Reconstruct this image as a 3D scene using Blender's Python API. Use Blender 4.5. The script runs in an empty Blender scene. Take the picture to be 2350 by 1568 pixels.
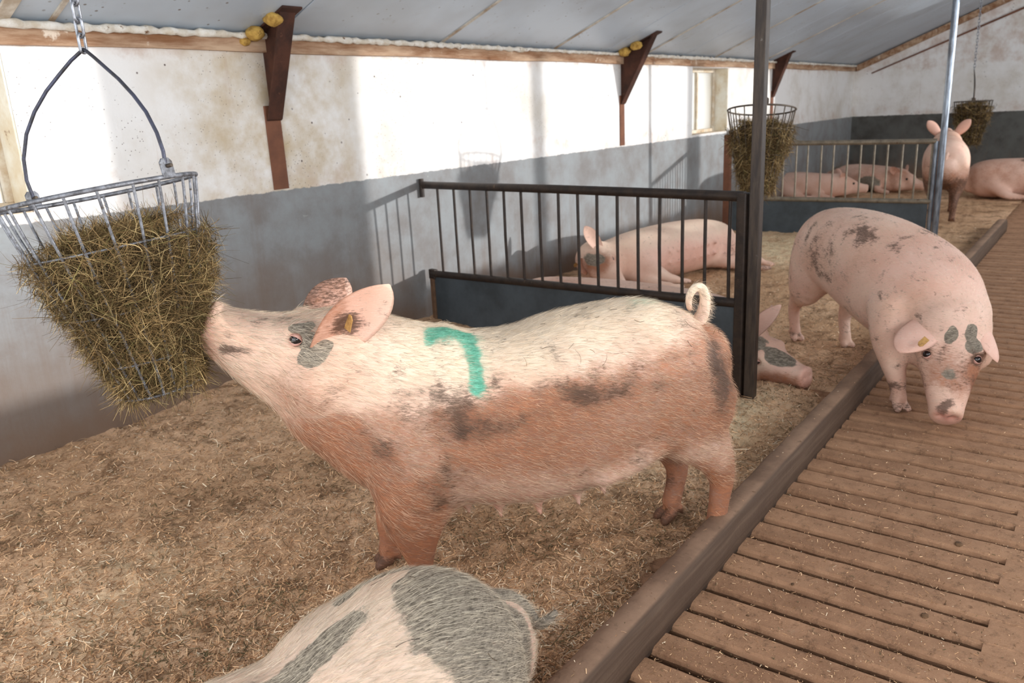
import bpy, bmesh, math, random
import numpy as np
from mathutils import Vector, Matrix
rng = np.random.default_rng(7)
random.seed(7)
SC = bpy.context.scene
COL = SC.collection

# ------------------------------------------------------------------ camera, sky, sun, exposure
def look_axes(pitch, roll, yaw):
    fw = np.array([math.cos(yaw)*math.cos(pitch), math.sin(yaw)*math.cos(pitch), -math.sin(pitch)])
    r = np.cross(fw, [0, 0, 1]); r /= np.linalg.norm(r); d = np.cross(fw, r)
    c, s = math.cos(roll), math.sin(roll)
    return c*r + s*d, -s*r + c*d, fw
_R, _D, _F = look_axes(.2790, .0515, .652)
cam_data = bpy.data.cameras.new('camera'); cam = bpy.data.objects.new('camera', cam_data); COL.objects.link(cam)
cam_data.sensor_width = 36.0; cam_data.lens = 36.0*1835/2350
cam_data.clip_start = .05; cam_data.clip_end = 200
cam.matrix_world = Matrix(((_R[0], -_D[0], -_F[0], 0), (_R[1], -_D[1], -_F[1], 0), (_R[2], -_D[2], -_F[2], 1.55), (0, 0, 0, 1)))
cam_data.dof.use_dof = True; cam_data.dof.focus_distance = 2.45; cam_data.dof.aperture_fstop = 4.5
SC.camera = cam
SC.view_settings.view_transform = 'Standard'; SC.view_settings.look = 'None'
SC.view_settings.gamma = 1.0; SC.view_settings.use_curve_mapping = False
SC.view_settings.exposure = 0.03

world = bpy.data.worlds.new('sky'); SC.world = world; world.use_nodes = True
_bg = world.node_tree.nodes['Background']
_bg.inputs['Color'].default_value = (.985, .985, .985, 1); _bg.inputs['Strength'].default_value = 1.95

LDIR = Vector((-.47, 1.0, -.135)).normalized()      # low afternoon sun through the openings of the right-hand wall
sun_d = bpy.data.lights.new('sun', 'SUN'); sun_d.energy = 2.75; sun_d.angle = math.radians(.8); sun_d.color = (1.0, .985, .965)
sun = bpy.data.objects.new('sun', sun_d); COL.objects.link(sun)
sun.rotation_euler = LDIR.to_track_quat('-Z', 'Y').to_euler()

def daylight_fill(name, loc, size, direction, power, color=(.9, .95, 1.0)):  # added fill lamps at the unseen openings, boosting the light inside
    l = bpy.data.lights.new(name, 'AREA'); l.shape = 'RECTANGLE'; l.size, l.size_y = size; l.energy = power; l.color = color
    o = bpy.data.objects.new(name, l); COL.objects.link(o); o.location = loc
    o.rotation_euler = Vector(direction).to_track_quat('-Z', 'Y').to_euler()
    return o
daylight_fill('daylight_fill', (2.0, -2.9, 2.1), (6.5, 1.6), (0, 1, -.12), 120)
daylight_fill('daylight_fill', (9.5, -2.9, 2.1), (7.0, 1.6), (0, 1, -.12), 175)
daylight_fill('daylight_fill', (-2.6, 1.2, 1.9), (5.0, 2.2), (1, .1, -.12), 80)

# ------------------------------------------------------------------ helpers
def lin(r, g, b):
    f = lambda c: (c/255/12.92) if c/255 <= .04045 else ((c/255+.055)/1.055)**2.4
    return (f(r), f(g), f(b), 1.0)

def mesh_np(name, V, F, smooth=True):
    V = np.asarray(V, np.float32); F = np.asarray(F, np.int32)
    me = bpy.data.meshes.new(name); k = F.shape[1]
    me.vertices.add(len(V)); me.vertices.foreach_set('co', V.ravel())
    me.loops.add(F.size); me.loops.foreach_set('vertex_index', F.ravel())
    me.polygons.add(len(F)); me.polygons.foreach_set('loop_start', np.arange(0, F.size, k, dtype=np.int32))
    me.polygons.foreach_set('loop_total', np.full(len(F), k, np.int32))
    me.update(calc_edges=True); me.validate()
    if smooth: me.polygons.foreach_set('use_smooth', np.ones(len(F), bool))
    return me

def set_col(me, name, C):
    C = np.asarray(C, np.float32)
    if C.shape[1] == 3: C = np.concatenate([C, np.ones((len(C), 1), np.float32)], 1)
    a = me.color_attributes.new(name, 'FLOAT_COLOR', 'POINT'); a.data.foreach_set('color', C.ravel())

class MB:
    def __init__(s): s.v = []; s.f = []; s.sm = []
    def add(s, V, F, smooth=False):
        o = len(s.v); s.v += [tuple(map(float, p)) for p in V]
        for f in F: s.f.append(tuple(int(i)+o for i in f)); s.sm.append(smooth)
        return s
    def box(s, lo, hi, bev=0.0):
        bm = bmesh.new(); bmesh.ops.create_cube(bm, size=1)
        lo = np.array(lo, float); hi = np.array(hi, float)
        for v in bm.verts: v.co = Vector((lo+hi)/2 + np.array(v.co)*(hi-lo))
        if bev > 0: bmesh.ops.bevel(bm, geom=bm.edges[:], offset=bev, segments=2, affect='EDGES', profile=.5)
        bm.verts.index_update(); s.add([v.co for v in bm.verts], [[v.index for v in f.verts] for f in bm.faces]); bm.free(); return s
    def tube(s, P, r, n=10, caps=True, closed=False, up=(0, 0, 1)):
        P = np.asarray(P, float); m = len(P); r = np.broadcast_to(r, (m,))
        V = []; T = np.zeros_like(P)
        if closed: T = np.roll(P, -1, 0)-np.roll(P, 1, 0)
        else: T[1:-1] = P[2:]-P[:-2]; T[0] = P[1]-P[0]; T[-1] = P[-1]-P[-2]
        T /= np.linalg.norm(T, axis=1)[:, None]+1e-12
        u = np.array(up, float)
        if abs(T[0] @ u) > .9: u = np.array([1., 0, 0]) if abs(T[0][0]) < .8 else np.array([0, 1., 0])
        n0 = u - T[0]*(u @ T[0]); n0 /= np.linalg.norm(n0)
        for i in range(m):
            n0 = n0 - T[i]*(n0 @ T[i]); n0 /= np.linalg.norm(n0); b = np.cross(T[i], n0)
            for k in range(n):
                a = 2*math.pi*k/n; V.append(P[i]+r[i]*(math.cos(a)*n0+math.sin(a)*b))
        F = []
        for i in range(m if closed else m-1):
            j = (i+1) % m
            for k in range(n): k2 = (k+1) % n; F.append((i*n+k, i*n+k2, j*n+k2, j*n+k))
        s.add(V, F, True)
        if caps and not closed:
            s.add(V[:n], [list(range(n))[::-1]]); s.add(V[-n:], [list(range(n))])
        return s
    def prism(s, poly, axis_vec, bev=0.0):
        bm = bmesh.new(); P = [Vector(p) for p in poly]; a = Vector(axis_vec)
        v0 = [bm.verts.new(p) for p in P]; v1 = [bm.verts.new(p+a) for p in P]; n = len(P)
        bm.faces.new(v0[::-1]); bm.faces.new(v1)
        for i in range(n): bm.faces.new((v0[i], v0[(i+1) % n], v1[(i+1) % n], v1[i]))
        bmesh.ops.recalc_face_normals(bm, faces=bm.faces[:])
        if bev > 0: bmesh.ops.bevel(bm, geom=bm.edges[:], offset=bev, segments=2, affect='EDGES', profile=.5)
        bm.verts.index_update(); s.add([v.co for v in bm.verts], [[v.index for v in f.verts] for f in bm.faces]); bm.free(); return s
    def sphere(s, c, r, nu=16, nv=10, scale=(1, 1, 1)):
        V = []; F = []
        for i in range(nv+1):
            for k in range(nu):
                t = math.pi*i/nv; a = 2*math.pi*k/nu
                V.append((c[0]+r*scale[0]*math.sin(t)*math.cos(a), c[1]+r*scale[1]*math.sin(t)*math.sin(a), c[2]+r*scale[2]*math.cos(t)))
        for i in range(nv):
            for k in range(nu): F.append((i*nu+k, (i+1)*nu+k, (i+1)*nu+(k+1) % nu, i*nu+(k+1) % nu))
        return s.add(V, F, True)
    def mesh(s, name):
        me = bpy.data.meshes.new(name); me.from_pydata(s.v, [], s.f); me.validate(); me.update()
        if any(s.sm) and len(me.polygons) == len(s.sm): me.polygons.foreach_set('use_smooth', np.array(s.sm, bool))
        return me

def obj(name, me, mat=None, parent=None, label=None, cat=None, group=None, kind=None, loc=None):
    if isinstance(me, MB): me = me.mesh(name)
    o = bpy.data.objects.new(name, me); COL.objects.link(o)
    if mat is not None and me is not None and len(me.materials) == 0: me.materials.append(mat)
    if parent is not None: o.parent = parent
    if loc is not None: o.location = loc
    tag(o, label, cat, group, kind); return o
def tag(o, label=None, cat=None, group=None, kind=None):
    if label: o['label'] = label
    if cat: o['category'] = cat
    if group: o['group'] = group
    if kind: o['kind'] = kind
    return o
def thing(name, label, cat, loc=(0, 0, 0), rz=0.0, group=None, kind=None):
    o = bpy.data.objects.new(name, None); COL.objects.link(o); o.location = loc; o.rotation_euler = (0, 0, rz)
    o.empty_display_size = .1
    return tag(o, label, cat, group, kind)

# lattice noise on numpy points
_tab = rng.random((32, 32, 32)).astype(np.float32)
def vnoise(P, f=1.0, off=0.0):
    P = np.asarray(P, np.float32)*f + off; i = np.floor(P).astype(int); t = P-i; t = t*t*(3-2*t); i &= 31; j = (i+1) & 31
    x0, y0, z0 = i.T; x1, y1, z1 = j.T; tx, ty, tz = t.T
    a = _tab[x0, y0, z0]*(1-tx)+_tab[x1, y0, z0]*tx; b = _tab[x0, y1, z0]*(1-tx)+_tab[x1, y1, z0]*tx
    c = _tab[x0, y0, z1]*(1-tx)+_tab[x1, y0, z1]*tx; d = _tab[x0, y1, z1]*(1-tx)+_tab[x1, y1, z1]*tx
    return (a*(1-ty)+b*ty)*(1-tz)+(c*(1-ty)+d*ty)*tz
def fbm(P, f=1.0, o=4, off=0.0):
    s = 0; a = .5
    for k in range(o): s = s + a*vnoise(P, f*2**k, off+7.3*k); a *= .5
    return s/(1-.5**o)
def sstep(x, a, b):
    t = np.clip((x-a)/(b-a), 0, 1); return t*t*(3-2*t)

# ------------------------------------------------------------------ node materials
class NM:
    def __init__(s, name, rough=.7, metal=0.0, spec=.3):
        s.m = bpy.data.materials.new(name); s.m.use_nodes = True; s.t = s.m.node_tree; s.n = s.t.nodes
        s.b = s.n['Principled BSDF']; s.b.inputs['Roughness'].default_value = rough; s.b.inputs['Metallic'].default_value = metal
        s.b.inputs['Specular IOR Level'].default_value = spec
        s.co = s.n.new('ShaderNodeTexCoord').outputs['Object']
    def lk(s, a, b): s.t.links.new(a, b)
    def _in(s, sock, v):
        if v is None: return
        if hasattr(v, 'is_output'): s.lk(v, sock)
        else: sock.default_value = v
    def noise(s, scale, detail=4, rough=.6, vec=None, sc=None, dist=0.0):
        n = s.n.new('ShaderNodeTexNoise'); n.inputs['Scale'].default_value = scale; n.inputs['Detail'].default_value = detail
        n.inputs['Roughness'].default_value = rough; n.inputs['Distortion'].default_value = dist
        v = vec if vec is not None else s.co
        if sc is not None: v = s.map(sc, v)
        s.lk(v, n.inputs['Vector']); return n.outputs['Fac']
    def map(s, sc, vec=None, rot=(0, 0, 0)):
        m = s.n.new('ShaderNodeMapping'); m.inputs['Scale'].default_value = sc; m.inputs['Rotation'].default_value = rot
        s.lk(vec if vec is not None else s.co, m.inputs['Vector']); return m.outputs['Vector']
    def ramp(s, v, stops):
        r = s.n.new('ShaderNodeMapRange'); r.interpolation_type = 'SMOOTHSTEP'
        r.inputs['From Min'].default_value, r.inputs['From Max'].default_value = stops
        s._in(r.inputs['Value'], v); return r.outputs['Result']
    def math(s, op, a, b=None, c=None):
        m = s.n.new('ShaderNodeMath'); m.operation = op; s._in(m.inputs[0], a); s._in(m.inputs[1], b)
        if c is not None: s._in(m.inputs[2], c)
        return m.outputs[0]
    def mix(s, f, a, b):
        m = s.n.new('ShaderNodeMix'); m.data_type = 'RGBA'; s._in(m.inputs[0], f); s._in(m.inputs[6], a); s._in(m.inputs[7], b); return m.outputs[2]
    def mul(s, a, b):
        m = s.n.new('ShaderNodeMix'); m.data_type = 'RGBA'; m.blend_type = 'MULTIPLY'; m.inputs[0].default_value = 1; s._in(m.inputs[6], a); s._in(m.inputs[7], b); return m.outputs[2]
    def xyz(s, vec=None):
        n = s.n.new('ShaderNodeSeparateXYZ'); s.lk(vec if vec is not None else s.co, n.inputs[0]); return n.outputs
    def attr(s, name):
        a = s.n.new('ShaderNodeAttribute'); a.attribute_name = name; return a
    def rgb(s, col):
        n = s.n.new('ShaderNodeSeparateColor'); s.lk(col, n.inputs[0]); return n.outputs
    def voro(s, scale, vec=None, rnd=1.0):
        n = s.n.new('ShaderNodeTexVoronoi'); n.inputs['Scale'].default_value = scale; n.inputs['Randomness'].default_value = rnd
        s.lk(vec if vec is not None else s.co, n.inputs['Vector']); return n
    def color(s, c): s._in(s.b.inputs['Base Color'], c); return s
    def rough(s, c): s._in(s.b.inputs['Roughness'], c); return s
    def bump(s, h, strength=.3, dist=.01):
        n = s.n.new('ShaderNodeBump'); n.inputs['Strength'].default_value = strength; n.inputs['Distance'].default_value = dist
        s.lk(h, n.inputs['Height']); s.lk(n.outputs[0], s.b.inputs['Normal']); return s

def ribbon_arrays(pts, width, wdir):
    """pts (N,K,3), width (N,K), wdir (N,3) -> verts, quads"""
    N, K, _ = pts.shape
    off = wdir[:, None, :]*width[:, :, None]*.5
    V = np.stack([pts-off, pts+off], 2).reshape(-1, 3)
    base = (np.arange(N)*K*2)[:, None]+(np.arange(K-1)*2)[None, :]
    F = np.stack([base, base+1, base+3, base+2], -1).reshape(-1, 4)
    return V, F
def norm(a): return a/(np.linalg.norm(a, axis=-1, keepdims=True)+1e-9)

# ------------------------------------------------------------------ setting materials
YW, XB, ZG, ZT, SL = 4.194, 16.43, 1.15, 2.07, .40     # left wall plane, back wall plane, grey line, wall top, roof slope

def wall_material(name, seed, ga=(144, 148, 150), gb=(124, 120, 118)):
    m = NM(name, .62, 0, .35)
    x, y, z = m.xyz()
    big = m.noise(1.1, 5, .65); med = m.noise(4.5, 6, .7); fine = m.noise(38, 3, .6)
    streak = m.noise(1.0, 5, .7, sc=(9, 9, .8))
    white = m.mix(m.ramp(big, (.42, .75)), lin(240, 238, 236), lin(212, 204, 192))
    # brown grime: splashes low on the white, under the plate and scattered
    low = m.ramp(z, (1.5, 1.15)); high = m.ramp(z, (1.86, 2.0))
    g = m.math('ADD', m.math('MULTIPLY', low, .16), m.math('MULTIPLY', high, .2))
    grime = m.ramp(m.math('ADD', med, g), (.58, .90))
    white = m.mix(m.math('MULTIPLY', grime, .50), white, lin(176, 130, 96))
    # stained stretch beside the first steel column, with the pier's shade painted in
    pat = m.math('MULTIPLY', m.ramp(x, (2.2, 2.9)), m.ramp(x, (4.0, 3.7)))
    white = m.mix(m.math('MULTIPLY', pat, m.ramp(m.noise(2.6, 5, .7), (.30, .72))), white, lin(196, 176, 144))
    white = m.mix(m.math('MULTIPLY', m.ramp(streak, (.60, .78)), .35), white, lin(170, 128, 98))
    sp = m.voro(46); spk = m.math('MULTIPLY', m.ramp(sp.outputs['Distance'], (.16, .09)), m.ramp(m.noise(2.2, 3), (.44, .62)))
    white = m.mix(m.math('MULTIPLY', spk, .85), white, lin(82, 58, 44))
    sp2 = m.voro(13); spk2 = m.math('MULTIPLY', m.ramp(sp2.outputs['Distance'], (.11, .07)), m.ramp(m.noise(1.3, 2), (.5, .6)))
    white = m.mix(m.math('MULTIPLY', spk2, .9), white, lin(70, 44, 34))
    grey = m.mix(m.ramp(m.noise(2.4, 6, .7), (.35, .70)), lin(*ga), lin(*gb))
    grey = m.mix(m.math('MULTIPLY', m.ramp(m.math('ADD', streak, m.math('MULTIPLY', m.ramp(z, (1.0, .1)), .18)), (.54, .88)), .55), grey, lin(116, 100, 90))
    dz = m.math('ADD', z, m.math('MULTIPLY', m.math('SUBTRACT', m.noise(1.6, 5, .65), .5), .7)); grey = m.mix(m.math('MULTIPLY', m.math('MULTIPLY', m.ramp(dz, (.85, .35)), m.ramp(x, (4.6, 3.9))), .62), grey, lin(116, 96, 80))  # low brown dirt on the near stretch, deepened to paint in its shade
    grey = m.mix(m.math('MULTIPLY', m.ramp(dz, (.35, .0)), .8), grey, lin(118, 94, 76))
    grey = m.mix(m.ramp(m.noise(7, 6, .75), (.69, .74)), grey, lin(186, 188, 182))
    edge = m.math('ADD', z, m.math('MULTIPLY', m.math('SUBTRACT', m.noise(14, 4, .7), .5), .03))
    f = m.ramp(edge, (ZG-.004, ZG+.004))
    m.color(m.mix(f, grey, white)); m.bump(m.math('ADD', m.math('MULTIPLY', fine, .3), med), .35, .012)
    return m.m
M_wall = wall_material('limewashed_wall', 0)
M_gable = wall_material('limewashed_gable', 1, (98, 98, 94), (72, 68, 64))  # darker grey paint on the gable, its shade mixed into the tone

def simple(name, c1, c2, scale=6, rough=.7, metal=0.0, spots=None, bump=.3, stretch=None, spec=.3, bd=.006):
    m = NM(name, rough, metal, spec)
    n = m.noise(scale, 6, .68, sc=stretch)
    c = m.mix(m.ramp(n, (.32, .68)), lin(*c1), lin(*c2))
    if spots is not None:
        c = m.mix(m.ramp(m.noise(scale*spots[1], 5, .7), (spots[2], spots[2]+.12)), c, lin(*spots[0]))
    m.color(c); m.bump(m.noise(scale*5, 4, .6, sc=stretch), bump, bd); return m.m

def ceiling_material():
    m = NM('roof_sheet', .38, 0, .45)
    c = m.mix(m.ramp(m.noise(.9, 4), (.35, .7)), lin(188, 200, 212), lin(170, 178, 186))
    c = m.mix(m.math('MULTIPLY', m.ramp(m.noise(3.2, 6, .75), (.58, .78)), .55), c, lin(122, 104, 88))
    sp = m.voro(16); s = m.math('MULTIPLY', m.ramp(sp.outputs['Distance'], (.16, .08)), m.ramp(m.noise(2.0, 3), (.48, .60)))
    c = m.mix(m.math('MULTIPLY', s, .8), c, lin(92, 70, 52))
    m.color(c); m.bump(m.noise(2.0, 2), .06, .02); return m.m
M_ceil = ceiling_material()
M_timber = simple('stained_timber', (196, 166, 138), (134, 92, 62), 3, .8, spots=((224, 208, 190), 2.2, .60), stretch=(.6, 4, 4))
M_foamw = simple('white_sealant', (232, 228, 220), (205, 192, 172), 14, .8, spots=((120, 86, 58), 1.5, .58), bump=.6)
M_foamy = simple('yellow_foam', (206, 168, 88), (150, 112, 52), 18, .85, spots=((84, 60, 36), 1.2, .62), bump=.7)
M_rust = simple('rusty_steel', (82, 50, 37), (56, 36, 29), 7, .82, spots=((120, 80, 58), 2.5, .62), bump=.4)
M_rustpaint = simple('brown_painted_column', (128, 84, 62), (104, 68, 52), 4, .75, bump=.2)
M_fence = simple('dark_gate_steel', (58, 45, 36), (38, 30, 26), 16, .5, .25, spots=((112, 86, 62), 1.4, .64), bump=.25, spec=.5)
M_fence2 = simple('worn_gate_steel', (142, 130, 112), (108, 98, 84), 14, .5, .3, spots=((92, 62, 42), 1.4, .60), bump=.2, spec=.5)
M_panel = simple('slate_blue_board', (76, 84, 90), (58, 64, 68), 3.2, .5, spots=((104, 96, 84), 2.5, .66), bump=.1, spec=.4)
M_post = simple('dark_steel_post', (74, 62, 52), (48, 40, 36), 10, .5, .3, spots=((110, 104, 98), 2, .66), bump=.2, stretch=(4, 4, .6), spec=.5)
M_galv = simple('galvanised_wire', (168, 172, 180), (112, 112, 116), 40, .42, .7, spots=((86, 78, 70), 1.2, .60), bump=.25, spec=.5, bd=.002)
M_galvpost = simple('galvanised_tube', (150, 160, 172), (96, 98, 104), 12, .3, .75, spots=((84, 64, 48), 1.2, .66), bump=.1, stretch=(3, 3, .5), spec=.5)
M_wirebr = simple('brown_wire', (96, 84, 72), (66, 58, 52), 30, .5, .5, bump=.2, bd=.002)
M_pit = simple('slurry_pit', (26, 20, 15), (16, 12, 9), 4, .6)
M_frame = simple('dirty_window_frame', (226, 218, 202), (196, 172, 140), 9, .7, spots=((96, 66, 46), 1.4, .60))
M_sill = simple('window_sill', (226, 214, 196), (186, 160, 128), 8, .75, spots=((110, 78, 54), 1.6, .62))

M_reveal = simple('limewashed_reveal', (240, 236, 222), (222, 206, 176), 5, .7, spots=((150, 112, 84), 2, .64))

def concrete_floor():
    m = NM('slatted_concrete', .82, 0, .25)
    n1 = m.noise(2.2, 6, .7); n2 = m.noise(22, 6, .75); n3 = m.noise(70, 3, .6)
    c = m.mix(m.ramp(n1, (.34, .66)), lin(170, 130, 100), lin(136, 100, 75))
    c = m.mix(m.math('MULTIPLY', m.ramp(n2, (.50, .72)), .7), c, lin(84, 62, 46))
    c = m.mix(m.math('MULTIPLY', m.ramp(m.noise(5, 5, .7), (.60, .74)), .5), c, lin(166, 140, 118))
    c = m.mix(m.math('MULTIPLY', m.ramp(m.noise(8, 5, .7, dist=.6), (.64, .72)), .8), c, lin(74, 56, 36))
    sp = m.voro(150, rnd=1.0); c = m.mix(m.math('MULTIPLY', m.ramp(sp.outputs['Distance'], (.25, .12)), .55), c, lin(186, 154, 118))
    m.color(c); m.bump(m.math('ADD', n2, m.math('MULTIPLY', n3, .5)), .55, .006); return m.m
M_conc = concrete_floor()

def kerb_material():
    m = NM('kerb_concrete', .8, 0, .25)
    x, y, z = m.xyz()
    n = m.noise(3, 6, .7); n2 = m.noise(30, 5, .7); st = m.noise(5, 5, .65, sc=(.35, 3, 9))
    c = m.mix(m.ramp(n, (.35, .65)), lin(150, 120, 98), lin(122, 96, 78))
    side = m.mix(m.math('MULTIPLY', m.ramp(st, (.40, .70)), .6), lin(84, 66, 54), lin(112, 92, 76))
    f = m.math('MULTIPLY', m.ramp(y, (.955, .943)), m.ramp(m.math('ADD', n2, 0.0), (.15, .35)))
    c = m.mix(f, c, side)
    c = m.mix(m.math('MULTIPLY', m.ramp(n2, (.55, .75)), .6), c, lin(86, 66, 50))
    m.color(c); m.bump(m.math('ADD', n2, st), .4, .006); return m.m
M_kerb = kerb_material()

def bedding_material():
    m = NM('straw_bedding', .95, 0, .1)
    n0 = m.noise(1.0, 4, .6, dist=.4); n1 = m.noise(4.5, 6, .75, dist=.5); n2 = m.noise(34, 6, .8); n3 = m.noise(120, 3, .7)
    c = m.mix(m.ramp(n0, (.38, .64)), lin(228, 188, 152), lin(204, 164, 128))
    c = m.mix(m.math('MULTIPLY', m.ramp(n1, (.48, .66)), .9), c, lin(132, 100, 74))
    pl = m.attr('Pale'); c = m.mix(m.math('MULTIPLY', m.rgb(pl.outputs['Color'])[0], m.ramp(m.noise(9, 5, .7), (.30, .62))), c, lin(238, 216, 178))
    c = m.mix(m.math('MULTIPLY', m.ramp(n2, (.52, .70)), .75), c, lin(92, 66, 46))
    c = m.mix(m.math('MULTIPLY', m.ramp(n3, (.55, .72)), .6), c, lin(214, 176, 132))
    m.color(c); m.bump(m.math('ADD', n2, n3), .7, .012); return m.m
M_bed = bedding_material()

def vcol_material(name, rough=.8, spec=.2, trans=0.0):
    m = NM(name, rough, 0, spec); a = m.attr('Col'); m.color(a.outputs['Color']); return m.m
M_chip = vcol_material('straw_bits', .85, .15)
M_hay = vcol_material('hay', .85, .15)
M_hair = vcol_material('bristles', .55, .35)

# ------------------------------------------------------------------ walls, roof, floor
def roofz(y): return ZT + SL*(YW-y)
WT = .34                                                # wall thickness
openings = [(1.05, 1.74, 1.20, 1.96), (9.27, 10.36, 1.175, 1.955)]
def wall_left():
    mb = MB(); xs = [-2.5]
    for a, b, z0, z1 in openings: xs += [a, b]
    xs += [XB+.3]
    for i in range(0, len(xs), 2): mb.box((xs[i], YW, -.35), (xs[i+1], YW+WT, ZT+.05))
    for a, b, z0, z1 in openings:
        mb.box((a, YW, -.35), (b, YW+WT, z0)); mb.box((a, YW, z1), (b, YW+WT, ZT+.05))
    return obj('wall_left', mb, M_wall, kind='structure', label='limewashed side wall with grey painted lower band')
W_left = wall_left()
mb = MB(); mb.prism([(XB, -3.2, -.35), (XB, YW+WT, -.35), (XB, YW+WT, roofz(YW)+.02), (XB, -1.0, roofz(-1)+.02), (XB, -3.2, roofz(-1)-.6)], (.3, 0, 0))
W_back = obj('wall_back', mb, M_gable, kind='structure', label='far gable wall, white above a dark grey band')
# right-hand wall (outside the frame): low wall, openings that let the sun in, piers, lintel band
mb = MB(); YR = -3.0
mb.box((-2.5, YR-.2, -.35), (XB, YR, 1.27)); mb.box((-2.5, YR-.2, 2.98), (XB, YR, 3.40))
for a, b in ((5.62, 7.31), (9.42, 9.52), (12.6, 12.9), (15.6, XB)): mb.box((a, YR-.2, 1.27), (b, YR, 2.98))
obj('wall_right', mb, M_wall, kind='structure')

# roof lining: one continuous backing, separate sheets with open joints below it
mb = MB(); mb.prism([(-2.5, YW+.4, roofz(YW+.4)+.03), (-2.5, -1.0, roofz(-1)+.03), (-2.5, -1.0, roofz(-1)+.15), (-2.5, YW+.4, roofz(YW+.4)+.15)], (XB+2.8, 0, 0))
mb.prism([(-2.5, -1.0, roofz(-1)+.03), (-2.5, -3.4, roofz(-1)-.55), (-2.5, -3.4, roofz(-1)-.43), (-2.5, -1.0, roofz(-1)+.15)], (XB+2.8, 0, 0))
CEIL = obj('ceiling', mb, M_pit, kind='structure')
joints = [-2.4, -.2, 1.38, 1.98, 3.30, 4.78, 6.30, 7.20, 8.05, 8.95, 9.85, 10.75, 11.6, 12.5, 13.4, 14.3, 15.2, 16.42]
for a, b in zip(joints[:-1], joints[1:]):
    g = .006
    mb = MB(); mb.prism([(a+g, YW-.01, roofz(YW)-.0), (a+g, -1.0, roofz(-1)), (a+g, -1.0, roofz(-1)+.028), (a+g, YW-.01, roofz(YW)+.028)], (b-a-2*g, 0, 0), .004)
    obj('ceiling_panel', mb, M_ceil, CEIL)
mb = MB()
for xj in (1.98, 4.78, 6.30, 8.05, 9.85, 11.6):          # thin cover strips over some of the joints
    w = .012
    mb.prism([(xj-w, YW-.02, roofz(YW)-.006), (xj-w, -1, roofz(-1)-.006), (xj-w, -1, roofz(-1)+.004), (xj-w, YW-.02, roofz(YW)+.004)], (2*w, 0, 0))
obj('joint_strip', mb, simple('strip', (206, 200, 188), (150, 128, 104), 5, .6), CEIL)
mb = MB(); mb.prism([(1.72, YW-.02, roofz(YW)-.012), (1.72, 1.0, roofz(1.0)-.012), (1.72, 1.0, roofz(1.0)+.002), (1.72, YW-.02, roofz(YW)+.002)], (.07, 0, 0), .003)
obj('trim_1', mb, simple('white_batten', (222, 216, 204), (176, 158, 136), 6, .7), kind='structure')

# wall plate (stained timber) and the sealant bead above it
def wavy_board(x0, x1, y0, y1, zfun0, zfun1, n=120):
    xs = np.linspace(x0, x1, n); V = []; F = []
    for x in xs:
        a, b = zfun0(x), zfun1(x)
        V += [(x, y0, a), (x, y0, b), (x, y1, b), (x, y1, a)]
    for i in range(n-1):
        for k in range(4): F.append((i*4+k, (i+1)*4+k, (i+1)*4+(k+1) % 4, i*4+(k+1) % 4))
    F.append((0, 1, 2, 3)); F.append(((n-1)*4+3, (n-1)*4+2, (n-1)*4+1, (n-1)*4))
    return MB().add(V, F)
mb = wavy_board(-2.4, XB, YW-.035, YW+.02, lambda x: 1.965+.004*math.sin(x*3.1), lambda x: 2.045)
obj('trim_2', mb, M_timber, kind='structure', label='stained timber plate along the top of the wall')
xs = np.arange(-2.0, XB, .035); P = np.stack([xs, np.full_like(xs, YW-.04), np.full_like(xs, 2.052)], 1)
nz = rng.random(len(xs)); P[:, 1] += -.012*nz; P[:, 2] += .008*(rng.random(len(xs))-.5)
mb = MB().tube(P, .012+.014*rng.random(len(xs))*(.4+.6*(vnoise(P, .9) > .42)), 7)
obj('trim_3', mb, M_foamw, kind='structure', label='crumbly white sealant bead under the roof sheets')
# timber along the gable slope and the second thinner board below it
mb = MB(); mb.prism([(XB-.10, YW-.05, roofz(YW)-.11), (XB-.10, -1, roofz(-1)-.11), (XB-.10, -1, roofz(-1)-.005), (XB-.10, YW-.05, roofz(YW)-.005)], (.10, 0, 0), .006)
obj('trim_4', mb, M_timber, kind='structure', label='timber rafter along the sloping top of the gable')
mb = MB(); mb.prism([(XB-.03, YW-.3, roofz(YW)-.17), (XB-.03, -1, roofz(-1)-.40), (XB-.03, -1, roofz(-1)-.35), (XB-.03, YW-.3, roofz(YW)-.15)], (.03, 0, 0))
obj('trim_5', mb, M_rustpaint, kind='structure')

# windows
M_glass = None
def window(idx, a, b, z0, z1, pane_side):
    fr = thing('window_%d' % idx, ('barn window at the left edge, behind the near hay basket' if idx == 1 else 'bright barn window set deep in the side wall, left of the tall post'), None, ((a+b)/2, YW+.2, z0), kind='structure')
    w = (b-a)/2; h = z1-z0; t = .045
    for lo, hi in (((-w, -.03, 0), (w, .03, t)), ((-w, -.03, h-t), (w, .03, h)), ((-w, -.03, t), (-w+t, .03, h-t)), ((w-t, -.03, t), (w, .03, h-t)), ((-.02, -.025, t), (.02, .025, h-t))):
        obj('frame_bar', MB().box(lo, hi, .005), M_frame, fr)
    g = NM('dusty_glass', .35, 0, .5); g.b.inputs['Transmission Weight'].default_value = 1.0; g.color(lin(252, 252, 248))
    obj('pane', MB().box((-w+t, -.004, t), (w-t, .004, h-t)), g.m, fr)
    obj('sill', MB().box((-w+.002, -.20, -.03), (w-.002, .02, .006), .006), M_sill, fr)
    obj('reveal', MB().box((w-.012, -.198, .006), (w-.001, -.03, h-.002), .003), M_reveal, fr)
    obj('reveal', MB().box((-w+.001, -.198, .006), (-w+.012, -.03, h-.002), .003), M_reveal, fr)
    return fr
window(1, *openings[0], 1); window(2, *openings[1], 1)

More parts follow.
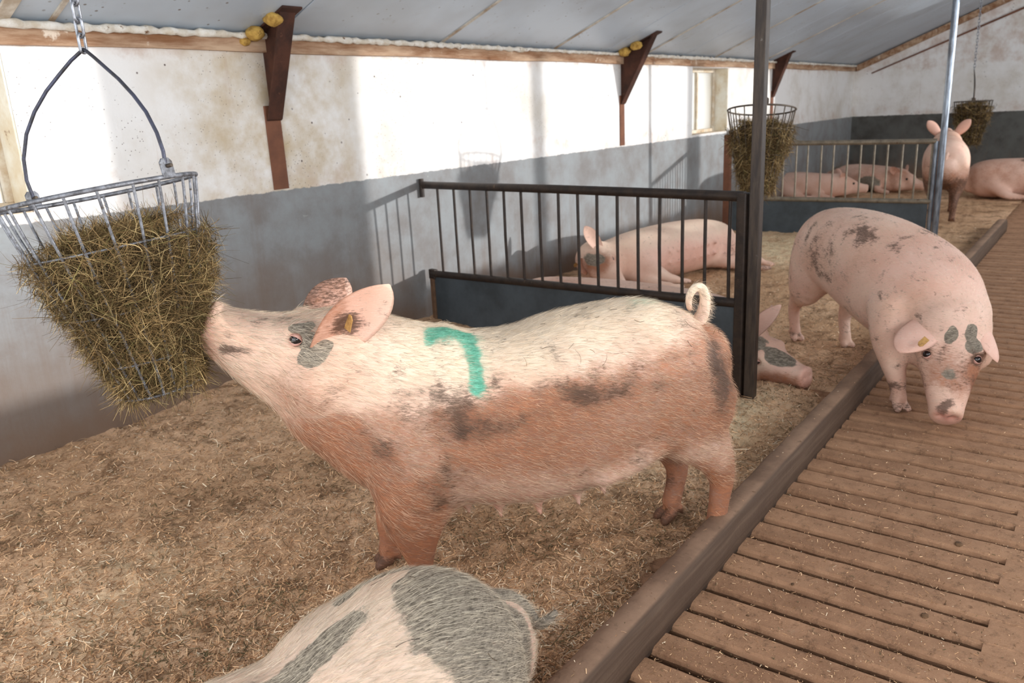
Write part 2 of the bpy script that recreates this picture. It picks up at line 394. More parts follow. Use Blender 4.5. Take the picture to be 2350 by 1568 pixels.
# floor: pit below, slatted concrete slabs (three beams each), kerb, bedding
obj('floor', MB().box((-.5, -2.9, -.62), (XB, YW, -.40)), M_pit, kind='structure', label='slatted concrete floor beside the bedding')
FLOOR = bpy.data.objects['floor']
def slab_mesh(seed, y0=.0, y1=1.22, n=3, pitch=.134, gap=.029):
    r = np.random.default_rng(seed); mb = MB(); W = n*pitch
    prof = [(0, -.10), (-.004+.004, -.012), (.006, -.003), (.014, 0)]
    for k in range(n):
        a = k*pitch+gap/2; b = (k+1)*pitch-gap/2
        sec = [(a+.042, -.12), (a, -.018), (a+.004, -.006), (a+.014, 0), ((a+b)/2, .001), (b-.014, 0), (b-.004, -.006), (b, -.018), (b-.042, -.12)]
        ys = np.linspace(y0, y1, 26); V = []; F = []; m = len(sec)
        for y in ys:
            j = (r.random(m)-.5)*.003
            for q, (x, z) in enumerate(sec): V.append((x+j[q]*(1 if 0 < q < m-1 else 0), y, z+(j[q]*.8 if z > -.02 else 0)))
        for i in range(len(ys)-1):
            for q in range(m): F.append((i*m+q, i*m+(q+1) % m, (i+1)*m+(q+1) % m, (i+1)*m+q))
        F.append(tuple(range(m))[::-1]); F.append(tuple((len(ys)-1)*m+q for q in range(m)))
        mb.add(V, F, False)
    for k in range(1, n):                               # solid ends that close the two inner slots
        c = k*pitch; mb.box((c-gap, y0, -.10), (c+gap, y0+.14+.01*r.random(), -.0012)); mb.box((c-gap, y1-.05, -.10), (c+gap, y1, -.0012))
    return mb.mesh('floor_slab')
slabs = [slab_mesh(i) for i in range(4)]
for me in slabs: me.materials.append(M_conc)
x = 2.150-.134*2.5-.402*6 ; i = 0
X0S = x
while x < 13.5:
    for row in (0, 1):
        o = obj('floor_slab', slabs[(i+row*2) % 4], None, FLOOR, loc=(x, 0.0 if row == 0 else -1.235, 0))
    x += .402; i += 1
obj('slab_bearer', MB().box((-.4, 1.22, -.40), (XB-.2, YW, -.05)), M_pit, FLOOR)

def kerb():
    # cross-section with worn, rounded arrises, uneven along its length
    sec = [(.935, -.012), (.933, .05), (.935, .108), (.940, .122), (.951, .130), (.985, .132), (1.018, .130), (1.028, .122), (1.033, .10), (1.036, -.02)]
    xs = np.concatenate([np.arange(.1, 6, .035), np.arange(6, 10.43, .09), [10.43]]); m = len(sec); V = []; F = []
    for x in xs:
        for q, (y, z) in enumerate(sec):
            p = np.array([[x, y*3, z*3]]); d = (float(fbm(p, 6, 3)[0])-.5)
            V.append((x, y+d*.012*(1 if 0 < q < m-1 else 0), z+d*.014*(1 if 1 < q < m-2 else 0)))
    for i in range(len(xs)-1):
        for q in range(m): F.append((i*m+q, i*m+(q+1) % m, (i+1)*m+(q+1) % m, (i+1)*m+q))
    F.append(tuple(range(m))); F.append(tuple((len(xs)-1)*m+q for q in range(m))[::-1])
    me = MB().add(V, F, True).mesh('kerb')
    return obj('kerb', me, M_kerb, kind='structure', label='worn concrete kerb between the bedding and the slatted floor')
kerb()

def bed_height(x, y):
    P = np.stack([x, y, np.zeros_like(x)], 1)
    h = .018+.050*(fbm(P, .9, 3)-.5)+.030*(fbm(P, 4, 3, 3.1)-.5)+.036*(fbm(P, 17, 3, 9.7)-.5)
    h += .05*np.clip((y-3.2)/1.0, 0, 1)*sstep(x, 1.6, 3.0)*sstep(x, 6, 4)      # heaped a little towards the wall
    thin = 1-sstep(y, 1.06, 1.50)                                              # swept thin beside the kerb
    h = h*(1-.55*thin)+.012*thin-.075*thin*sstep(vnoise(P, 6, 5.5), .80, .95)
    return np.maximum(h, -.04)
def bedding():
    xs = np.concatenate([np.arange(.0, 4.2, .016), np.arange(4.2, 8, .035), np.arange(8, XB+.05, .09)])
    ys = np.concatenate([np.arange(1.034, 2.9, .016), np.arange(2.9, YW-.01, .024), [YW+.004]])
    X, Y = np.meshgrid(xs, ys, indexing='ij'); Z = bed_height(X.ravel(), Y.ravel())
    V = np.stack([X.ravel(), Y.ravel(), Z], 1); ny = len(ys); i, j = np.meshgrid(np.arange(len(xs)-1), np.arange(ny-1), indexing='ij'); b = (i*ny+j).ravel()
    F = np.stack([b, b+ny, b+ny+1, b+1], 1)
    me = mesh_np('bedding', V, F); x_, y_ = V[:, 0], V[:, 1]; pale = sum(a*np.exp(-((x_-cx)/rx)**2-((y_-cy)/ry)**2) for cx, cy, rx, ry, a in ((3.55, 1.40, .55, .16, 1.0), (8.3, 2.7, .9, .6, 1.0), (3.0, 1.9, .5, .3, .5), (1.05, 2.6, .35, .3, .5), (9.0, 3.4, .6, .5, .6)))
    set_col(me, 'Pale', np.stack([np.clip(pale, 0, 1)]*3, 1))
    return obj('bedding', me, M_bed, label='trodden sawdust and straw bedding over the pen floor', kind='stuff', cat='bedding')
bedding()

def chip_field(N, region, seed, lmin, lmax, wmin, wmax, K=2, pal=None, zlift=.002):
    r = np.random.default_rng(seed)
    th = r.random(N*3)*math.radians(86); rad = .75*np.exp(r.random(N*3)*math.log(13/.75))
    x = rad*np.cos(th); y = rad*np.sin(th); m = region(x, y); x = x[m][:N]; y = y[m][:N]; n = len(x)
    a = r.random(n)*6.283; L = lmin+(lmax-lmin)*r.random(n)**2.2; tilt = (r.random(n)-.5)*.9
    d = np.stack([np.cos(a)*np.cos(tilt), np.sin(a)*np.cos(tilt), np.sin(tilt)], 1)
    side = norm(np.stack([-np.sin(a), np.cos(a), (r.random(n)-.5)*1.2], 1))
    P = np.stack([x, y, np.zeros(n)], 1)
    return P, d, side, L, wmin+(wmax-wmin)*r.random(n), r
PAL = np.array([lin(222, 184, 144)[:3], lin(200, 158, 118)[:3], lin(164, 124, 90)[:3], lin(120, 90, 64)[:3], lin(100, 88, 62)[:3], lin(236, 216, 186)[:3]])
def chips_mesh(P, d, side, L, W, r, zf, probs, K=2, curl=0.0):
    n = len(P); t = np.linspace(-.5, .5, K)
    pts = P[:, None, :]+d[:, None, :]*(L[:, None]*t)[:, :, None]
    if K > 2:
        bend = norm(np.cross(d, np.array([0, 0, 1.])))*((r.random(n)-.5)*curl*L)[:, None]
        pts = pts+bend[:, None, :]*(4*t*t)[None, :, None]
        pts[:, :, 2] += (r.random(n)*.25*L)[:, None]*(.25-t*t)[None, :]*2
    pts[:, :, 2] += (zf+.0015+np.abs(d[:, 2])*L*.35)[:, None]
    V, F = ribbon_arrays(pts, np.repeat(W[:, None], K, 1), side)
    blot = fbm(P, 2.2, 3, 4.4); k = np.array([r.choice(6, p=probs[1] if b > .54 else probs[0]) for b in blot]) if n < 1 else None
    c0 = r.choice(6, n, p=probs[0]); c1 = r.choice(6, n, p=probs[1]); k = np.where(blot > .53, c1, c0)
    C = PAL[k]*(.72+.72*r.random((n, 1))); C = np.repeat(C, K*2, 0)
    return V, F, C
bedreg = lambda x, y: (y > 1.05) & (y < YW-.02) & (x > .1)
slatreg = lambda x, y: (y > .02) & (y < .93) & (x > .3)
kerbreg = lambda x, y: (y > .95) & (y < 1.03) & (x > .3)
pa = ([.30, .30, .20, .06, .04, .10], [.12, .20, .24, .20, .20, .04])
P, d, s, L, W, r = chip_field(170000, bedreg, 11, .006, .034, .0012, .0042)
V, F, C = chips_mesh(P, d, s, L, W, r, bed_height(P[:, 0], P[:, 1]), pa)
me = mesh_np('straw_bits', V, F, False); set_col(me, 'Col', C)
obj('straw_bits', me, M_chip, label='loose chips and short straw strewn over the bedding', kind='stuff', cat='straw')
P, d, s, L, W, r = chip_field(14000, bedreg, 12, .03, .10, .0010, .0026)
V, F, C = chips_mesh(P, d, s, L, W, r, bed_height(P[:, 0], P[:, 1]), ([.2, .2, .2, .12, .22, .06],)*2, 5, .5)
me = mesh_np('hay_wisps', V, F, False); set_col(me, 'Col', C)
obj('hay_wisps', me, M_hay, label='long curled hay stalks lying on the bedding', kind='stuff', cat='hay')
P, d, s, L, W, r = chip_field(26000, slatreg, 13, .003, .016, .0008, .0026)
keep = np.abs(((P[:, 0]-X0S) % .134)-.0) > .014; keep &= np.abs(((P[:, 0]-X0S) % .134)-.134) > .014
P, d, s, L, W = P[keep], d[keep], s[keep], L[keep], W[keep]
V, F, C = chips_mesh(P, d, s, L, W, r, np.zeros(len(P)), ([.22, .26, .22, .18, .08, .04],)*2)
me = mesh_np('straw_litter', V, F, False); set_col(me, 'Col', C)
obj('straw_litter', me, M_chip, label='short straw scattered on the slatted floor', kind='stuff', cat='straw')
# trodden dung crumbs on the slats
rd = np.random.default_rng(77); mb = MB()
for q in range(110):
    th = rd.random()*1.4; ra = 1.2*math.exp(rd.random()*1.9); cx, cy = ra*math.cos(th), ra*math.sin(th)
    if not (.05 < cy < .90): continue
    if abs(((cx-X0S) % .134)-.067) > .045: continue
    mb.sphere((cx, cy, .002), .003+.009*rd.random()**3, 7, 5, (1+1.4*rd.random(), 1+rd.random(), .40))
obj('dung_crumbs', mb, simple('dung', (118, 88, 62), (82, 60, 42), 60, .9), label='small brown dung crumbs trodden on the slatted floor', kind='stuff', cat='dung')
P, d, s, L, W, r = chip_field(2600, kerbreg, 14, .004, .02, .001, .003)
V, F, C = chips_mesh(P, d, s, L, W, r, np.full(len(P), .131), ([.30, .24, .16, .14, .06, .10],)*2)
me = mesh_np('straw_crumbs', V, F, False); set_col(me, 'Col', C)
obj('straw_crumbs', me, M_chip, label='straw crumbs lying along the top of the kerb', kind='stuff', cat='straw')

# ------------------------------------------------------------------ steel portal feet, posts, gates
def bracket(x, D, label, wide=.055, bar=True, low=1.16):
    t = thing('steel_bracket', label, 'bracket', (x, YW, 0), group=None)
    zt = roofz(YW-D)
    col = MB().box((-wide, -.012, low), (wide, .03, 1.66), .003); obj('column', col, M_rustpaint, t)
    zb = 1.60
    web = MB().prism([(-.006, .02, zb), (-.006, .02, ZT+.01), (-.006, -D+.01, zt-.004), (-.006, -.02, zb)], (.012, 0, 0)); obj('web', web, M_rust, t)
    fl = MB().prism([(-wide*.95, -.014, zb-.03), (-wide*.95, -.028, zb-.02), (-wide*1.05, -D-.012, zt-.004), (-wide*1.05, -D+.006, zt+.004)], (wide*2, 0, 0), .003); obj('flange', fl, M_rust, t)
    pl = MB().prism([(-wide*1.3, -.02, roofz(YW-.02)-.016), (-wide*1.3, -D-.05, roofz(YW-D-.05)-.016), (-wide*1.3, -D-.05, roofz(YW-D-.05)+.0), (-wide*1.3, -.02, roofz(YW-.02)+.0)], (wide*2.6, 0, 0), .003); obj('plate', pl, M_rust, t)
    return t
def foam(parent, c, r, seed):
    rr = np.random.default_rng(seed); f = None
    V = []; F = []; nu, nv = 14, 9
    for i in range(nv+1):
        for k in range(nu):
            th = math.pi*i/nv; a = 2*math.pi*k/nu; d = np.array([math.sin(th)*math.cos(a), math.sin(th)*math.sin(a), math.cos(th)])
            q = r*(.75+.6*(float(fbm((d*1.3+seed)[None], 1.6, 3)[0])-.2)); V.append(np.array(c)+d*q*np.array([1.1, 1.2, .8]))
    for i in range(nv):
        for k in range(nu): F.append((i*nu+k, (i+1)*nu+k, (i+1)*nu+(k+1) % nu, i*nu+(k+1) % nu))
    obj('foam', MB().add(V, F, True), M_foamy, parent, label='yellow expanding foam lump')
b1 = bracket(3.20, .26, 'rusty steel roof bracket nearest the hay basket, on a brown column strip')
foam(b1, (-.11, -.08, 2.06), .055, 1); foam(b1, (-.07, -.22, 2.125), .05, 2); foam(b1, (-.15, -.03, 2.02), .035, 6)
b2 = bracket(7.55, .38, 'rusty steel roof bracket on the wall above the middle of the dark gate', .045)
foam(b2, (-.09, -.09, 2.07), .06, 3); foam(b2, (-.09, -.22, 2.12), .055, 4); foam(b2, (.07, -.15, 2.10), .05, 5)
b3 = bracket(12.0, .25, 'small rusty steel roof bracket behind the second hay basket', .05)

def square_bar(lo, hi, bev=.004): return MB().box(lo, hi, bev)

# near gate
GA = np.array([3.97, 1.486]); GB = np.array([4.45, 4.165])
def gate1():
    d = GB-GA; L = float(np.hypot(*d)); t = thing('pen_gate', 'dark brown barred pen gate with a slate board, beside the tall steel post', 'gate', (GA[0], GA[1], 0), math.atan2(d[1], d[0]))
    z0t, z1t, z0l, z1l = 1.082, 1.062, .526, .395
    top = lambda s: z0t+(z1t-z0t)*s; low = lambda s: z0l+(z1l-z0l)*s
    r = .027
    obj('top_rail', MB().tube([(.02, 0, top(0)), (L*.5, 0, top(.5)+.004), (L-.02, 0, top(1))], r, 16), M_fence, t)
    obj('lower_rail', MB().tube([(.02, 0, low(0)), (L*.5, 0, low(.5)), (L-.05, 0, low(1))], r*.95, 16), M_fence, t)
    obj('end_tube', MB().box((-.005, -.03, .0), (.052, .03, top(0)+.02), .008), M_fence, t)
    obj('hinge_stub', MB().tube([(L+.005, 0, top(1)-.09), (L+.005, 0, top(1)+.045)], .017, 12), M_fence, t)
    obj('end_bracket', MB().box((L-.09, -.02, low(1)-.04), (L-.02, .02, low(1)+.035), .006), M_fence, t)
    for s in (.9332, .8645, .7988, .734, .6705, .61, .5475, .4862, .4268, .3698, .3128, .2572, .2008, .145, .0918, .0372):
        obj('bar', MB().tube([(L*s, 0, low(s)+.015), (L*s+.002, .002*math.sin(s*40), (low(s)+top(s))/2), (L*s, 0, top(s)-.015)], .0095, 8), M_fence, t)
    P = [(.055, -.006, .015), (L-.06, -.006, .0), (L-.06, -.006, low(.97)-.02), (.055, -.006, low(.02)-.02)]
    obj('board', MB().prism(P, (0, .012, 0), .002), M_panel, t)
    obj('side_post', MB().box((L-.075, -.028, .0), (L-.03, .02, low(1)-.02), .005), simple('rusty_brown_post', (112, 84, 62), (84, 62, 48), 8, .7), t)
    obj('strap', MB().prism([(L*.605, -.024, low(.62)-.02), (L*.633, -.024, low(.62)-.02), (L*.63, -.024, low(.62)-.12), (L*.62, -.024, low(.62)-.14), (L*.61, -.024, low(.62)-.12)], (0, .012, 0), .002), M_fence, t)
    obj('bottom_edge', MB().box((.055, -.012, .008), (L-.06, .012, .04), .003), M_fence, t)
    return t
gate1()
sp = thing('steel_post', 'tall dark square steel post at the end of the near gate', 'post', (3.965, 1.442, 0))
obj('shaft', MB().box((-.027, -.027, -.02), (.027, .027, roofz(1.44)-.002), .004), M_post, sp)
obj('foot_plate', MB().box((-.05, -.05, -.02), (.05, .05, .012), .003), M_post, sp)

# far gate
def gate2():
    X = 9.45; ya, yb = 1.56, 3.80
    t = thing('pen_gate', 'pale worn barred pen gate in the far pen, seen below the second hay basket', 'gate', (X, ya, 0), math.pi/2)
    L = yb-ya; top = 1.045; low = .425
    obj('top_rail', MB().tube([(0, 0, top), (L, 0, top+.01)], .027, 14), M_fence2, t)
    obj('lower_rail', MB().tube([(0, 0, low), (L, 0, low-.01)], .027, 14), M_fence2, t)
    ys = [1.595, 1.741, 1.876, 2.023, 2.156, 2.295, 2.432, 2.581, 2.714, 2.863, 2.991, 3.137, 3.28, 3.42, 3.56, 3.69]
    for y in ys: obj('bar', MB().tube([(y-ya, 0, low), (y-ya, 0, top)], .0095, 8), M_fence2, t)
    obj('end_tube', MB().tube([(0, 0, -.01), (0, 0, top)], .024, 12), M_galvpost, t)
    obj('board', MB().box((.03, -.008, .0), (L-.06, .008, low-.02), .003), M_panel, t)
    obj('side_post', MB().box((L-.03, -.04, -.02), (L+.05, .03, 1.165), .006), M_rustpaint, t)
gate2()
gp = thing('steel_post', 'tall shiny galvanised round post at the end of the far gate', 'post', (9.45, 1.50, 0))
obj('shaft', MB().tube([(0, 0, -.02), (0, .004, roofz(1.5))], .032, 18), M_galvpost, gp)
obj('foot_plate', MB().box((-.07, -.07, -.02), (.07, .07, .015), .004), M_galvpost, gp)

M_galvd = simple('shaded_galvanised_wire', (138, 140, 146), (84, 83, 86), 40, .5, .55, spots=((72, 64, 56), 1.2, .56), bump=.3, spec=.5, bd=.002)  # darker copy of the galvanised wire, the basket's shade put into the colour
# ------------------------------------------------------------------ hay baskets on chains
def link_mesh(l=.052, w=.024, r=.0042):
    a = np.linspace(0, 2*math.pi, 20, endpoint=False); h = (l-w)/2
    P = [(w/2*math.cos(t), 0, w/2*math.sin(t)+(h if math.sin(t) >= 0 else -h)) for t in a]
    return MB().tube(P, r, 8, closed=True, up=(0, 1, 0)).mesh('link')
LINK = link_mesh(); LINK.materials.append(M_galv)
def chain(x, y, z0, z1, label, lean=(0, 0), every=1):
    t = thing('chain', label, 'chain', (x, y, z1), group=None)
    n = int((z1-z0)/.0425)
    for i in range(n):
        o = obj('link', LINK, None, t, loc=(lean[0]*i, lean[1]*i, z0-z1+.026+i*.0425)); o.rotation_euler = (0, 0, (i % 2)*1.5708+.35)
    obj('ceiling_hook', MB().tube([(lean[0]*n, lean[1]*n, -.02), (lean[0]*n, lean[1]*n, .02)], .008, 8), M_galv, t)
    return t

def hay_arrays(N, seed, R, rtop=.22, spill=0.0, lump=1.0, wmin=.0008, wmax=.0020):
    """strands inside / poking out of a cone given by R(s), s = 0 rim .. 1 bottom, in basket coordinates"""
    r = np.random.default_rng(seed); n = N
    s = 1-(1-rtop)*np.sqrt(r.random(n)*1.0) if False else rtop+(1-rtop)*r.random(n)**.85
    a = r.random(n)*6.283; P0 = np.stack([np.cos(a)*2, np.sin(a)*2, s*4], 1)
    top = r.random(n) < .16
    rad = np.where(top, np.sqrt(r.random(n)), .80+(.24+.12*(s < .55))*r.random(n))
    dent = fbm(P0, .9, 3, seed*1.7); rr = R(s)*rad*(.86+.32*dent*lump) + spill*np.maximum(0, np.cos(a-SPA))*np.exp(-((s-.55)/.28)**2)*np.where(top, 0, 1)
    tz = np.where(top, rtop-.05+.14*fbm(np.stack([np.cos(a)*rr*9, np.sin(a)*rr*9, a*0], 1), 1, 2, 3.3)-.05, s)
    P = np.stack([np.cos(a)*rr, np.sin(a)*rr, -H_B*tz], 1)
    tang = np.stack([-np.sin(a), np.cos(a), np.zeros(n)], 1); rad_v = np.stack([np.cos(a), np.sin(a), np.zeros(n)], 1)
    D = norm(tang*(r.normal(size=(n, 1)))+rad_v*(r.normal(size=(n, 1))*.45+.12)+np.array([0, 0, 1.])*r.normal(size=(n, 1))*.75)
    C1 = norm(r.normal(size=(n, 3))); L = .035+.10*r.random(n)**1.7
    K = 6; t = np.linspace(-.5, .5, K)
    pts = P[:, None, :]+D[:, None, :]*(L[:, None]*t)[:, :, None]+C1[:, None, :]*(L[:, None]*(r.random((n, 1))**.7*1.9)*(t*t))[:, :, None]
    pts[:, :, 2] -= .25*(L[:, None]*np.abs(t))*r.random((n, 1))
    W = (wmin+(wmax-wmin)*r.random(n)**2)[:, None]*np.array([.6, 1, 1, 1, .9, .5])[None]
    V, F = ribbon_arrays(pts, W, norm(np.cross(D, norm(r.normal(size=(n, 3))))))
    pal = np.array([lin(160, 130, 88)[:3], lin(128, 102, 66)[:3], lin(100, 80, 50)[:3], lin(72, 57, 36)[:3], lin(204, 176, 124)[:3], lin(120, 108, 66)[:3]])
    k = r.choice(6, n, p=[.22, .22, .18, .16, .12, .10]); C = pal[k]*(.6+.6*r.random((n, 1)))*(.28+1.1*fbm(P, 11, 3, 1.1))[:, None]
    return V, F, np.repeat(C, K*2, 0)
def core_mesh(R, rtop, fill=.86):
    V = []; F = []; nu, nv = 28, 16
    for i in range(nv+1):
        s = rtop+.03+(.97-rtop)*i/nv
        for k in range(nu):
            a = 2*math.pi*k/nu; p = np.array([[math.cos(a)*2, math.sin(a)*2, s*4]]); q = R(np.array([s]))[0]*fill*(.8+.35*float(fbm(p, .9, 3)[0]))
            V.append((math.cos(a)*q, math.sin(a)*q, -H_B*s+.02*float(vnoise(p, 2.1)[0])))
    for i in range(nv):
        for k in range(nu): F.append((i*nu+k, (i+1)*nu+k, (i+1)*nu+(k+1) % nu, i*nu+(k+1) % nu))
    F.append(tuple(range(nu))); F.append(tuple(nv*nu+k for k in range(nu))[::-1])
    return np.array(V), F
H_B = .60; SPA = 0.0
def basket(center, X, Zdir, R0, R1, H, label, wire_mat, apex, hoop_ang, nw=20, wr=.0042, rimr=.0066, hay_n=12000, seed=1, hay_label='', spill=0.0, spa=0.0, rtop=.24, hayw=1.0, rings=(.26, .56, .82)):
    global H_B, SPA
    H_B = H; SPA = spa
    Z = norm(np.array(Zdir, float)); X = np.array(X, float); X = norm(X-Z*(X @ Z)); Y = np.cross(Z, X)
    M = Matrix(((X[0], Y[0], Z[0], center[0]), (X[1], Y[1], Z[1], center[1]), (X[2], Y[2], Z[2], center[2]), (0, 0, 0, 1)))
    t = thing('hay_basket', label, 'basket'); t.matrix_world = M
    R = lambda s: R0+(R1-R0)*np.asarray(s)**1.12
    circ = lambda r, z, n=48: [(r*math.cos(a), r*math.sin(a), z) for a in np.linspace(0, 2*math.pi, n, endpoint=False)]
    obj('rim', MB().tube(circ(R0, 0), rimr, 10, closed=True), wire_mat, t)
    for s in rings: obj('ring', MB().tube(circ(float(R(s)), -H*s, 40), wr*.72, 8, closed=True), wire_mat, t)
    obj('base_ring', MB().tube(circ(R1, -H, 30), wr, 8, closed=True), wire_mat, t)
    for k in range(nw):
        a = 2*math.pi*(k+.3)/nw; ss = np.linspace(0, 1, 9); P = [(float(R(s))*math.cos(a+.02*math.sin(k*9+s*3)), float(R(s))*math.sin(a+.02*math.sin(k*9+s*3)), -H*s) for s in ss]
        obj('wire', MB().tube(P, wr, 8), wire_mat, t)
    for k in range(3): obj('base_wire', MB().tube([(-R1+.0*k, (k-1)*R1*.5, -H), (R1, (k-1)*R1*.5, -H)], wr*.8, 8), wire_mat, t)
    Mi = M.inverted(); ap = np.array(Mi @ Vector(apex))
    hp = []
    lugs = []
    prof = [[(0, 1), (-.04, .985), (-.18, .93), (-.36, .84), (-.56, .735), (-.76, .60), (-.92, .45), (-1.02, .28), (-1.04, .13), (-1, 0)],
            [(0, 1), (.04, .985), (.16, .92), (.32, .825), (.50, .72), (.69, .58), (.84, .44), (.95, .27), (1.0, .12), (1, 0)]]
    up = np.array((Mi.to_3x3() @ Vector((0, 0, 1))))
    for sgn, pf in ((1, prof[0]), (-1, prof[1])):
        a = hoop_ang+(math.pi if sgn == 1 else 0); lug = np.array([R0*math.cos(a), R0*math.sin(a), .028]); lugs.append((lug, a))
        dz = (ap-lug) @ up; lat = (ap-lug)-dz*up
        seg = [ap-abs(l)*lat-(1-h)*dz*up for l, h in pf]
        hp = seg[::-1]+hp[1:] if sgn == 1 else hp+seg[1:]
    # order: left lug .. apex .. right lug
    left = hp[:len(prof[0])]; right = hp[len(prof[0]):]
    obj('hoop', MB().tube(np.array(left+right), .0052, 10), simple('hoop_wire', (74, 76, 92), (60, 58, 58), 20, .45, .5) if seed == 1 else wire_mat, t)
    for lug, a in lugs:
        rv = np.array([math.cos(a), math.sin(a), 0]); tv = np.array([-math.sin(a), math.cos(a), 0]); c = lug
        pts = [c+tv*.022-np.array([0, 0, .030]), c+tv*.022+np.array([0, 0, .012]), c+tv*.012+np.array([0, 0, .022]), c-tv*.012+np.array([0, 0, .022]), c-tv*.022+np.array([0, 0, .012]), c-tv*.022-np.array([0, 0, .030])]
        l = obj('lug', MB().prism(pts, rv*.006, .001), wire_mat, t)
        obj('bolt', MB().tube([c-rv*.014, c+rv*.022], .0055, 8), M_wirebr, l)
    V, F = core_mesh(R, rtop)
    hay = thing('hay', hay_label, 'hay'); hay.matrix_world = M
    V2, F2, C2 = hay_arrays(hay_n, seed, R, rtop, spill, 1.0, .0008*hayw, .0020*hayw)
    o = obj('core', MB().add(V, F, True), simple('dark_hay', (70, 54, 32), (38, 30, 18), 30, .95, bump=1.0, bd=.02), hay, kind='stuff')
    me = mesh_np('strands', V2, F2, False); set_col(me, 'Col', C2)
    obj('strands', me, M_hay, hay, kind='stuff')
    return t
R0c = np.array([1.159, 2.347, 1.386]); ax = np.array([.035, -.085, -.585])
basket(R0c, (.338, -.406, .076), -ax, .267, .112, .597, 'wire hay basket hanging nearest the camera, half full and tilted by the feeding sow', M_galvd, (1.236, 2.440, 1.785), math.radians(-24),
       seed=1, hay_n=30000, hay_label='brown hay in the near basket, tugged out by the feeding sow', spill=.042, spa=math.radians(-20))
chain(1.236, 2.440, 1.775, roofz(2.44), 'galvanised chain holding up the near hay basket')
c2 = np.array([6.134, 2.217, 1.473]); b2_ = np.array([5.966, 2.149, .874])
vd = norm(np.array([c2[0], c2[1], 0]))
basket(c2, (-vd[1], vd[0], 0.0), (.10, .02, .60), .246, .10, .615, 'wire hay basket hanging behind the tall dark post, stuffed with hay', M_wirebr, (6.232, 2.25, 1.855), math.radians(-84),
       seed=2, hay_n=14000, hay_label='brown hay stuffed in the basket behind the dark post', spill=.02, spa=1.0, rtop=.20, hayw=1.5)
chain(6.232, 2.25, 1.845, roofz(2.25), 'thin chain holding the hay basket behind the dark post')
c3 = np.array([13.48, 1.803, 1.375])
basket(c3, (.15, -.98, .10), (0, 0, 1), .245, .12, .60, 'small distant hay basket hanging before the far gable wall', M_wirebr, (13.60, 1.85, 1.80), math.radians(90),
       seed=3, hay_n=6000, hay_label='dark hay in the distant basket by the gable wall', rtop=.10, hayw=2.6, nw=16)
chain(13.60, 1.85, 1.79, roofz(1.85), 'thin chain holding the distant hay basket', every=1)

# ------------------------------------------------------------------ pigs: implicit surfaces meshed with surface nets
class Field:
    def __init__(s, lo, hi, h):
        s.h = h; s.lo = np.array(lo, float); n = np.ceil((np.array(hi)-s.lo)/h).astype(int)+1
        s.ax = [(s.lo[k]+h*np.arange(n[k])).astype(np.float32) for k in range(3)]; s.f = np.full(n, 1.0, np.float32)
    def window(s, lo, hi):
        sl = []
        for k in range(3):
            a = max(0, int(math.floor((lo[k]-s.lo[k])/s.h))); b = min(len(s.ax[k]), int(math.ceil((hi[k]-s.lo[k])/s.h))+1); sl.append(slice(a, max(b, a+1)))
        sl = tuple(sl); G = np.stack(np.meshgrid(*[s.ax[k][sl[k]] for k in range(3)], indexing='ij'), -1)
        return sl, G
    def join(s, fn, lo, hi, k=.03, sub=False):
        sl, G = s.window(lo, hi); sh = G.shape[:3]; d = fn(G.reshape(-1, 3)).reshape(sh); a = s.f[sl]
        if sub:
            d = -d; h = np.clip(.5-.5*(a-d)/k, 0, 1); s.f[sl] = a*(1-h)+d*h+k*h*(1-h)
        else:
            h = np.clip(.5+.5*(a-d)/k, 0, 1); s.f[sl] = a*(1-h)+d*h-k*h*(1-h)

def resample(A, m):
    A = np.asarray(A, float); n = len(A); t = np.linspace(0, n-1, m); i = np.clip(t.astype(int), 0, n-2); u = (t-i)[:, None]
    p1 = A[i]; p2 = A[i+1]; p0 = np.where((i > 0)[:, None], A[np.maximum(i-1, 0)], 2*p1-p2); p3 = np.where((i < n-2)[:, None], A[np.minimum(i+2, n-1)], 2*p2-p1)
    return .5*((2*p1)+(-p0+p2)*u+(2*p0-5*p1+4*p2-p3)*u*u+(-p0+3*p1-3*p2+p3)*u**3)

